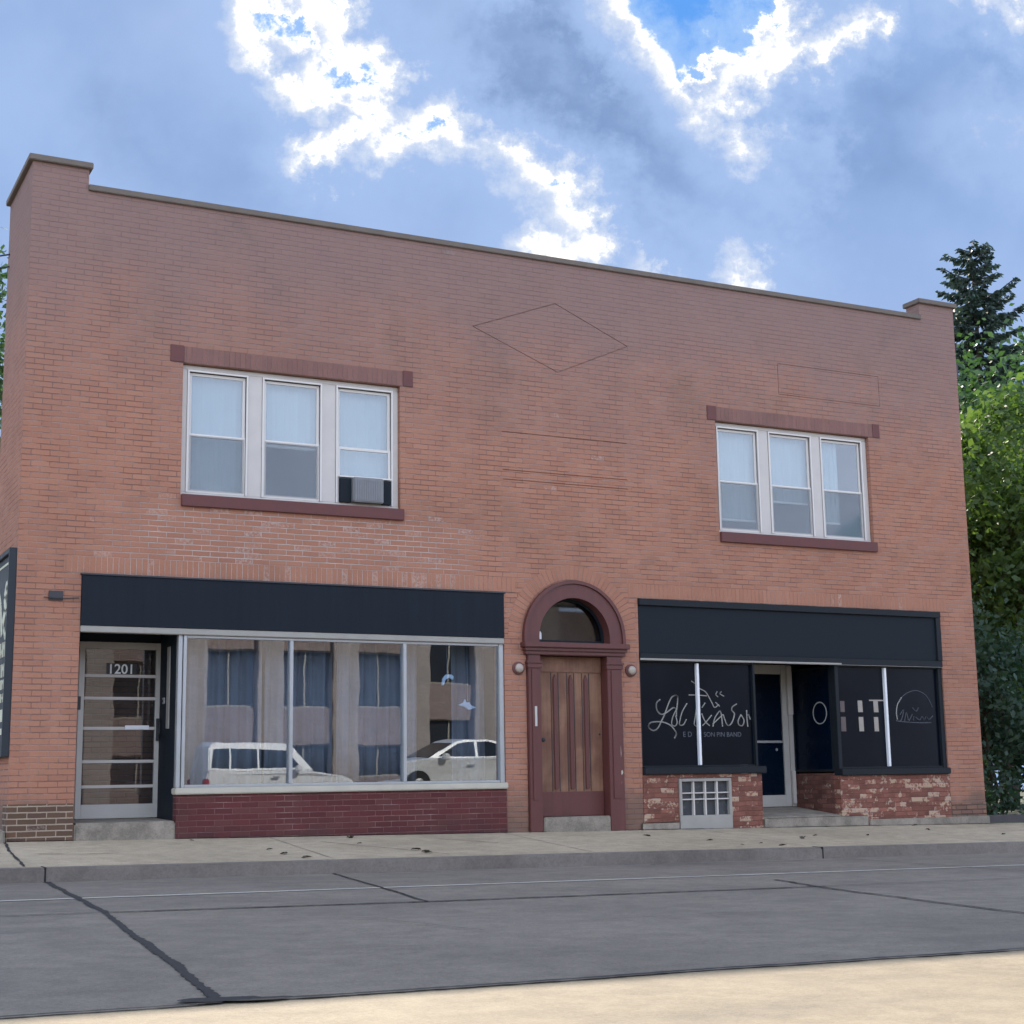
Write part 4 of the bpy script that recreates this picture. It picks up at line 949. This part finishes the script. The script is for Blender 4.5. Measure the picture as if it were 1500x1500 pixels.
low = [(-2.045, .32), (2.001, .32), (2.105, .52), (2.071, .86), (1.783, 1.00), (0.913, 1.10), (-2.071, 1.12), (-2.123, .7)]
cab = [(-2.053, 1.10), (0.974, 1.10), (0.392, 1.78), (0.174, 1.86), (-1.783, 1.90), (-1.958, 1.76)]
win = [[(-0.609, 1.20), (0.574, 1.20), (0.191, 1.68), (-0.609, 1.72)], [(-1.349, 1.20), (-0.661, 1.20), (-0.661, 1.72), (-1.349, 1.73)], [(-1.914, 1.22), (-1.401, 1.20), (-1.401, 1.73), (-1.810, 1.72)]]
car('white_van', 10.45, -22.5, ROADZ + zs(10.4), low, cab, 1.86, (-1.26, 1.26), .35, M['car_white'], 'white wagon parked across the street, mirrored in the left shop pane', 'car', win)
low = [(-2.2, .26), (2.15, .26), (2.30, .45), (2.25, .70), (1.85, .86), (.95, .94), (-1.7, .98), (-2.2, .90), (-2.30, .55)]
cab = [(-1.95, .92), (1.15, .90), (.25, 1.38), (-.1, 1.44), (-.75, 1.44), (-1.2, 1.36)]
win = [[(-.32, .98), (.80, .98), (.20, 1.32), (-.10, 1.38), (-.32, 1.385)], [(-1.35, 1.0), (-.40, .98), (-.40, 1.385), (-.75, 1.38), (-1.08, 1.30)]]
sed = car('silver_sedan', 14.9, -20.4, ROADZ + zs(14.9), low, cab, 1.78, (-1.36, 1.36), .32, M['car_silver'], 'silver sedan parked across the street, mirrored in the right shop pane', 'car', win)
sed.rotation_euler.z = math.pi

# ------------------------------------------------------------------ sun, sky and clouds (a world shader by direction)
sun = bpy.data.lights.new('sun', 'SUN'); sun.energy = 2.1; sun.angle = R(.5); sun.color = (1, .90, .76)
so = bpy.data.objects.new('sun', sun); C.objects.link(so)
sd = Vector((math.sin(R(SUN_AZ)) * math.cos(R(SUN_EL)), math.cos(R(SUN_AZ)) * math.cos(R(SUN_EL)), math.sin(R(SUN_EL))))
so.rotation_euler = sd.to_track_quat('Z', 'Y').to_euler(); so.location = (0, 0, 30)
world = bpy.data.worlds.new('World'); sc.world = world; world.use_nodes = True
wt = world.node_tree; wt.nodes.clear(); t = NT(wt)
sky = t.n('ShaderNodeTexSky', sky_type='NISHITA'); sky.sun_disc = False
sky.sun_elevation = R(SUN_EL); sky.sun_rotation = R(SUN_AZ); sky.dust_density = .6; sky.ozone_density = 2.0
SK = .10
skyc = t.v('SCALE', sky.outputs[0], SK)
D = t.n('ShaderNodeTexCoord').outputs['Generated']
AX, RX, UX = (.448052, .877403, .171503), (.891709, -.452348, -.015397), (-.064069, -.159829, .985063)
da = t.v('DOT_PRODUCT', D, AX)
dpos = t.m('MAXIMUM', da, .15)
gu = t.m('DIVIDE', t.v('DOT_PRODUCT', D, RX), dpos); gv = t.m('DIVIDE', t.v('DOT_PRODUCT', D, UX), dpos)
g = t.v('SCALE', t.comb(gu, gv, 0), 1000.0)                # milli-units of the tangent plane
w1 = t.v('SCALE', t.v('SUBTRACT', t.noise(g, .011, 3, .55, True), (.5, .5, .5)), 58)
w2 = t.v('SCALE', t.v('SUBTRACT', t.noise(g, .050, 6, .66, True), (.5, .5, .5)), 52)
gw = t.v('MULTIPLY', t.v('ADD', g, t.v('ADD', w1, w2)), (1, 1, 0))
SEG = [(69, 350, 69, 338, -1.5, 13), (-180, 350, -162, 306, 0.12, 22), (-162, 306, -133, 275, .12, 22), (-133, 275, -91, 259, .10, 23), (-124, 359, -111, 310, .1, 24), (-111, 310, -84, 279, .08, 28), (-91, 248, -137, 230, .12, 20), (-84, 248, -44, 253, .04, 30), (-44, 253, -4, 242, .03, 30), (-4, 242, 22, 215, .04, 31), (22, 215, 44, 186, .08, 30), (14, 169, 46, 172, .10, 26), (93, 162, 151, 153, .06, 32), (-4, 346, 35, 339, .1, 13), (115, 277, 137, 251, .03, 24), (137, 251, 173, 228, .05, 22), (133, 266, 177, 299, .06, 24), (177, 299, 226, 330, .10, 20), (284, 344, 306, 328, .1, 14), (306, 328, 337, 313, .1, 14), (306, 246, 346, 231, .3, 27), (91, 364, 91, 324, -2.3, 13), (115, 364, 115, 311, -1.9, 13), (140, 364, 146, 324, -.9, 24), (-115, 290, -98, 282, -.15, 27), (-51, 255, -35, 251, -.17, 18), (12, 230, 22, 216, -.18, 22), (-157, 330, -137, 321, -.23, 27), (302, 350, 324, 346, -.56, 20)]
T = None
for (x0, y0, x1, y1, c0, w) in SEG:
    ab = (x1 - x0, y1 - y0, 0); l2 = ab[0] ** 2 + ab[1] ** 2
    pa = t.v('SUBTRACT', gw, (x0, y0, 0))
    h = t.m('DIVIDE', t.v('DOT_PRODUCT', pa, ab), l2, clamp=True)
    dd = t.v('DISTANCE', pa, t.v('SCALE', ab, h))
    q = t.m('MULTIPLY_ADD', dd, 1 / w, c0)
    if T is None: T = q
    else:
        nd = t.n('ShaderNodeMath', operation='SMOOTH_MIN'); t.put(nd.inputs[0], T); t.put(nd.inputs[1], q); nd.inputs[2].default_value = .12; T = nd.outputs[0]
DARK = [(0, 290, 60, 262, 2.3, 26), (60, 262, 112, 216, 2.3, 24), (84, 200, 112, 168, 1.9, 20), (20, 330, 30, 300, 2.0, 22), (190, 215, 300, 225, 1.5, 60), (240, 265, 310, 270, 1.3, 60), (-260, 250, -180, 200, 1.1, 60)]
K = None
for (x0, y0, x1, y1, c0, w) in DARK:                       # thick cloud cores
    ab = (x1 - x0, y1 - y0, 0); l2 = ab[0] ** 2 + ab[1] ** 2
    pa = t.v('SUBTRACT', gw, (x0, y0, 0))
    h = t.m('DIVIDE', t.v('DOT_PRODUCT', pa, ab), l2, clamp=True)
    q = t.m('MULTIPLY_ADD', t.v('DISTANCE', pa, t.v('SCALE', ab, h)), -1 / w, c0)
    K = q if K is None else t.m('MAXIMUM', K, q)
nd = t.n('ShaderNodeMath', operation='SMOOTH_MAX'); t.put(nd.inputs[0], T); t.put(nd.inputs[1], K); nd.inputs[2].default_value = .3; T = nd.outputs[0]
fine = t.noise(g, .05, 8, .62)
T = t.m('ADD', T, t.m('MULTIPLY_ADD', fine, 1.3, -.60))
E0 = 2 ** -EXPO
near = t.sm(da, .80, .90)
sa = t.v('DOT_PRODUCT', D, tuple(sd))
glow = t.m('POWER', t.m('MAXIMUM', sa, 0), 24)            # forward scatter round the sun
low = t.noise(g, .0065, 4, .5); low2 = t.noise(g, .016, 4, .5)
body = t.mix(t.sm(t.m('MULTIPLY_ADD', low2, .3, t.m('MULTIPLY', low, .7)), .36, .64), (.215, .38, .72), (.32, .49, .83))
body = t.mix(t.m('MULTIPLY', glow, .35), body, (.62, .70, .92))
body = t.mix(t.sm(gv, .13, .25, .55, 0), body, (.43, .56, .86))
rim = t.mix(t.sm(sa, .6, .97), (.85, .93, 1.08), (1.35, 1.32, 1.27))
fl2 = t.noise(g, .028, 7, .65)
Ts = t.m('ADD', T, t.m('MULTIPLY_ADD', fl2, 1.3, -.65))
cl = t.mix(t.sm(Ts, .12, .60), rim, (.66, .75, .93))
cl = t.mix(t.sm(Ts, .45, 1.1), cl, (.385, .54, .86))
cl = t.mix(t.sm(T, .8, 2.7), cl, t.mix(t.m('MULTIPLY', t.m('MULTIPLY', t.sm(K, .3, 2.1), t.sm(gv, .14, .27)), .75), body, (.185, .29, .53)))
ncol = t.mix(t.sm(T, -.12, .16), t.mix(t.sm(T, -1.0, 0), (.13, .38, .93), (.36, .58, .97)), cl)
# elsewhere in the sky: scattered unseen cumulus, boosted opposite the sun as added front fill
Tg = t.m('MULTIPLY_ADD', t.noise(D, 2.6, 6, .58), 9, -4.1)
lit = t.sm(sa, -.3, .5, 1, 0)
fcl = t.mix(t.sm(Tg, .3, 1.6), (.85, .93, 1.08), t.mix(lit, (.36, .49, .82), (.70, .78, .95)))
fcl = t.v('SCALE', t.mul(fcl, t.mix(lit, (1, 1, 1), (2.2, 2.3, 2.55))), E0)
fcol = t.mix(t.sm(Tg, -.06, .12), skyc, fcl)
def bgnode(c):
    b = t.n('ShaderNodeBackground'); t.put(b.inputs[0], c); b.inputs[1].default_value = 1; return b.outputs[0]
mx = t.n('ShaderNodeMixShader'); t.put(mx.inputs[0], near)
wt.links.new(bgnode(fcol), mx.inputs[1]); wt.links.new(bgnode(t.v('SCALE', ncol, E0)), mx.inputs[2])
ow = t.n('ShaderNodeOutputWorld'); wt.links.new(mx.outputs[0], ow.inputs[0])
world.cycles.sampling_method = 'MANUAL'; world.cycles.sample_map_resolution = 512

# ------------------------------------------------------------------ camera and render settings
cam = bpy.data.cameras.new('camera'); co_ = bpy.data.objects.new('camera', cam); C.objects.link(co_)
cam.sensor_width = 36; cam.lens = 36 * 2255.2 / 1500; cam.clip_start = .05; cam.clip_end = 2000
rm = Matrix(((RX[0], UX[0], -AX[0]), (RX[1], UX[1], -AX[1]), (RX[2], UX[2], -AX[2])))
co_.matrix_world = Matrix.Translation((-2.862735, -18.0, .612635)) @ rm.to_4x4()
sc.camera = co_
sc.render.engine = 'CYCLES'
sc.cycles.use_denoising = True
sc.cycles.use_adaptive_sampling = True; sc.cycles.adaptive_threshold = .02
sc.cycles.max_bounces = 8; sc.cycles.transparent_max_bounces = 12
sc.cycles.sample_clamp_indirect = 6
sc.view_settings.view_transform = 'Standard'; sc.view_settings.look = 'None'
sc.view_settings.exposure = EXPO; sc.view_settings.gamma = 1
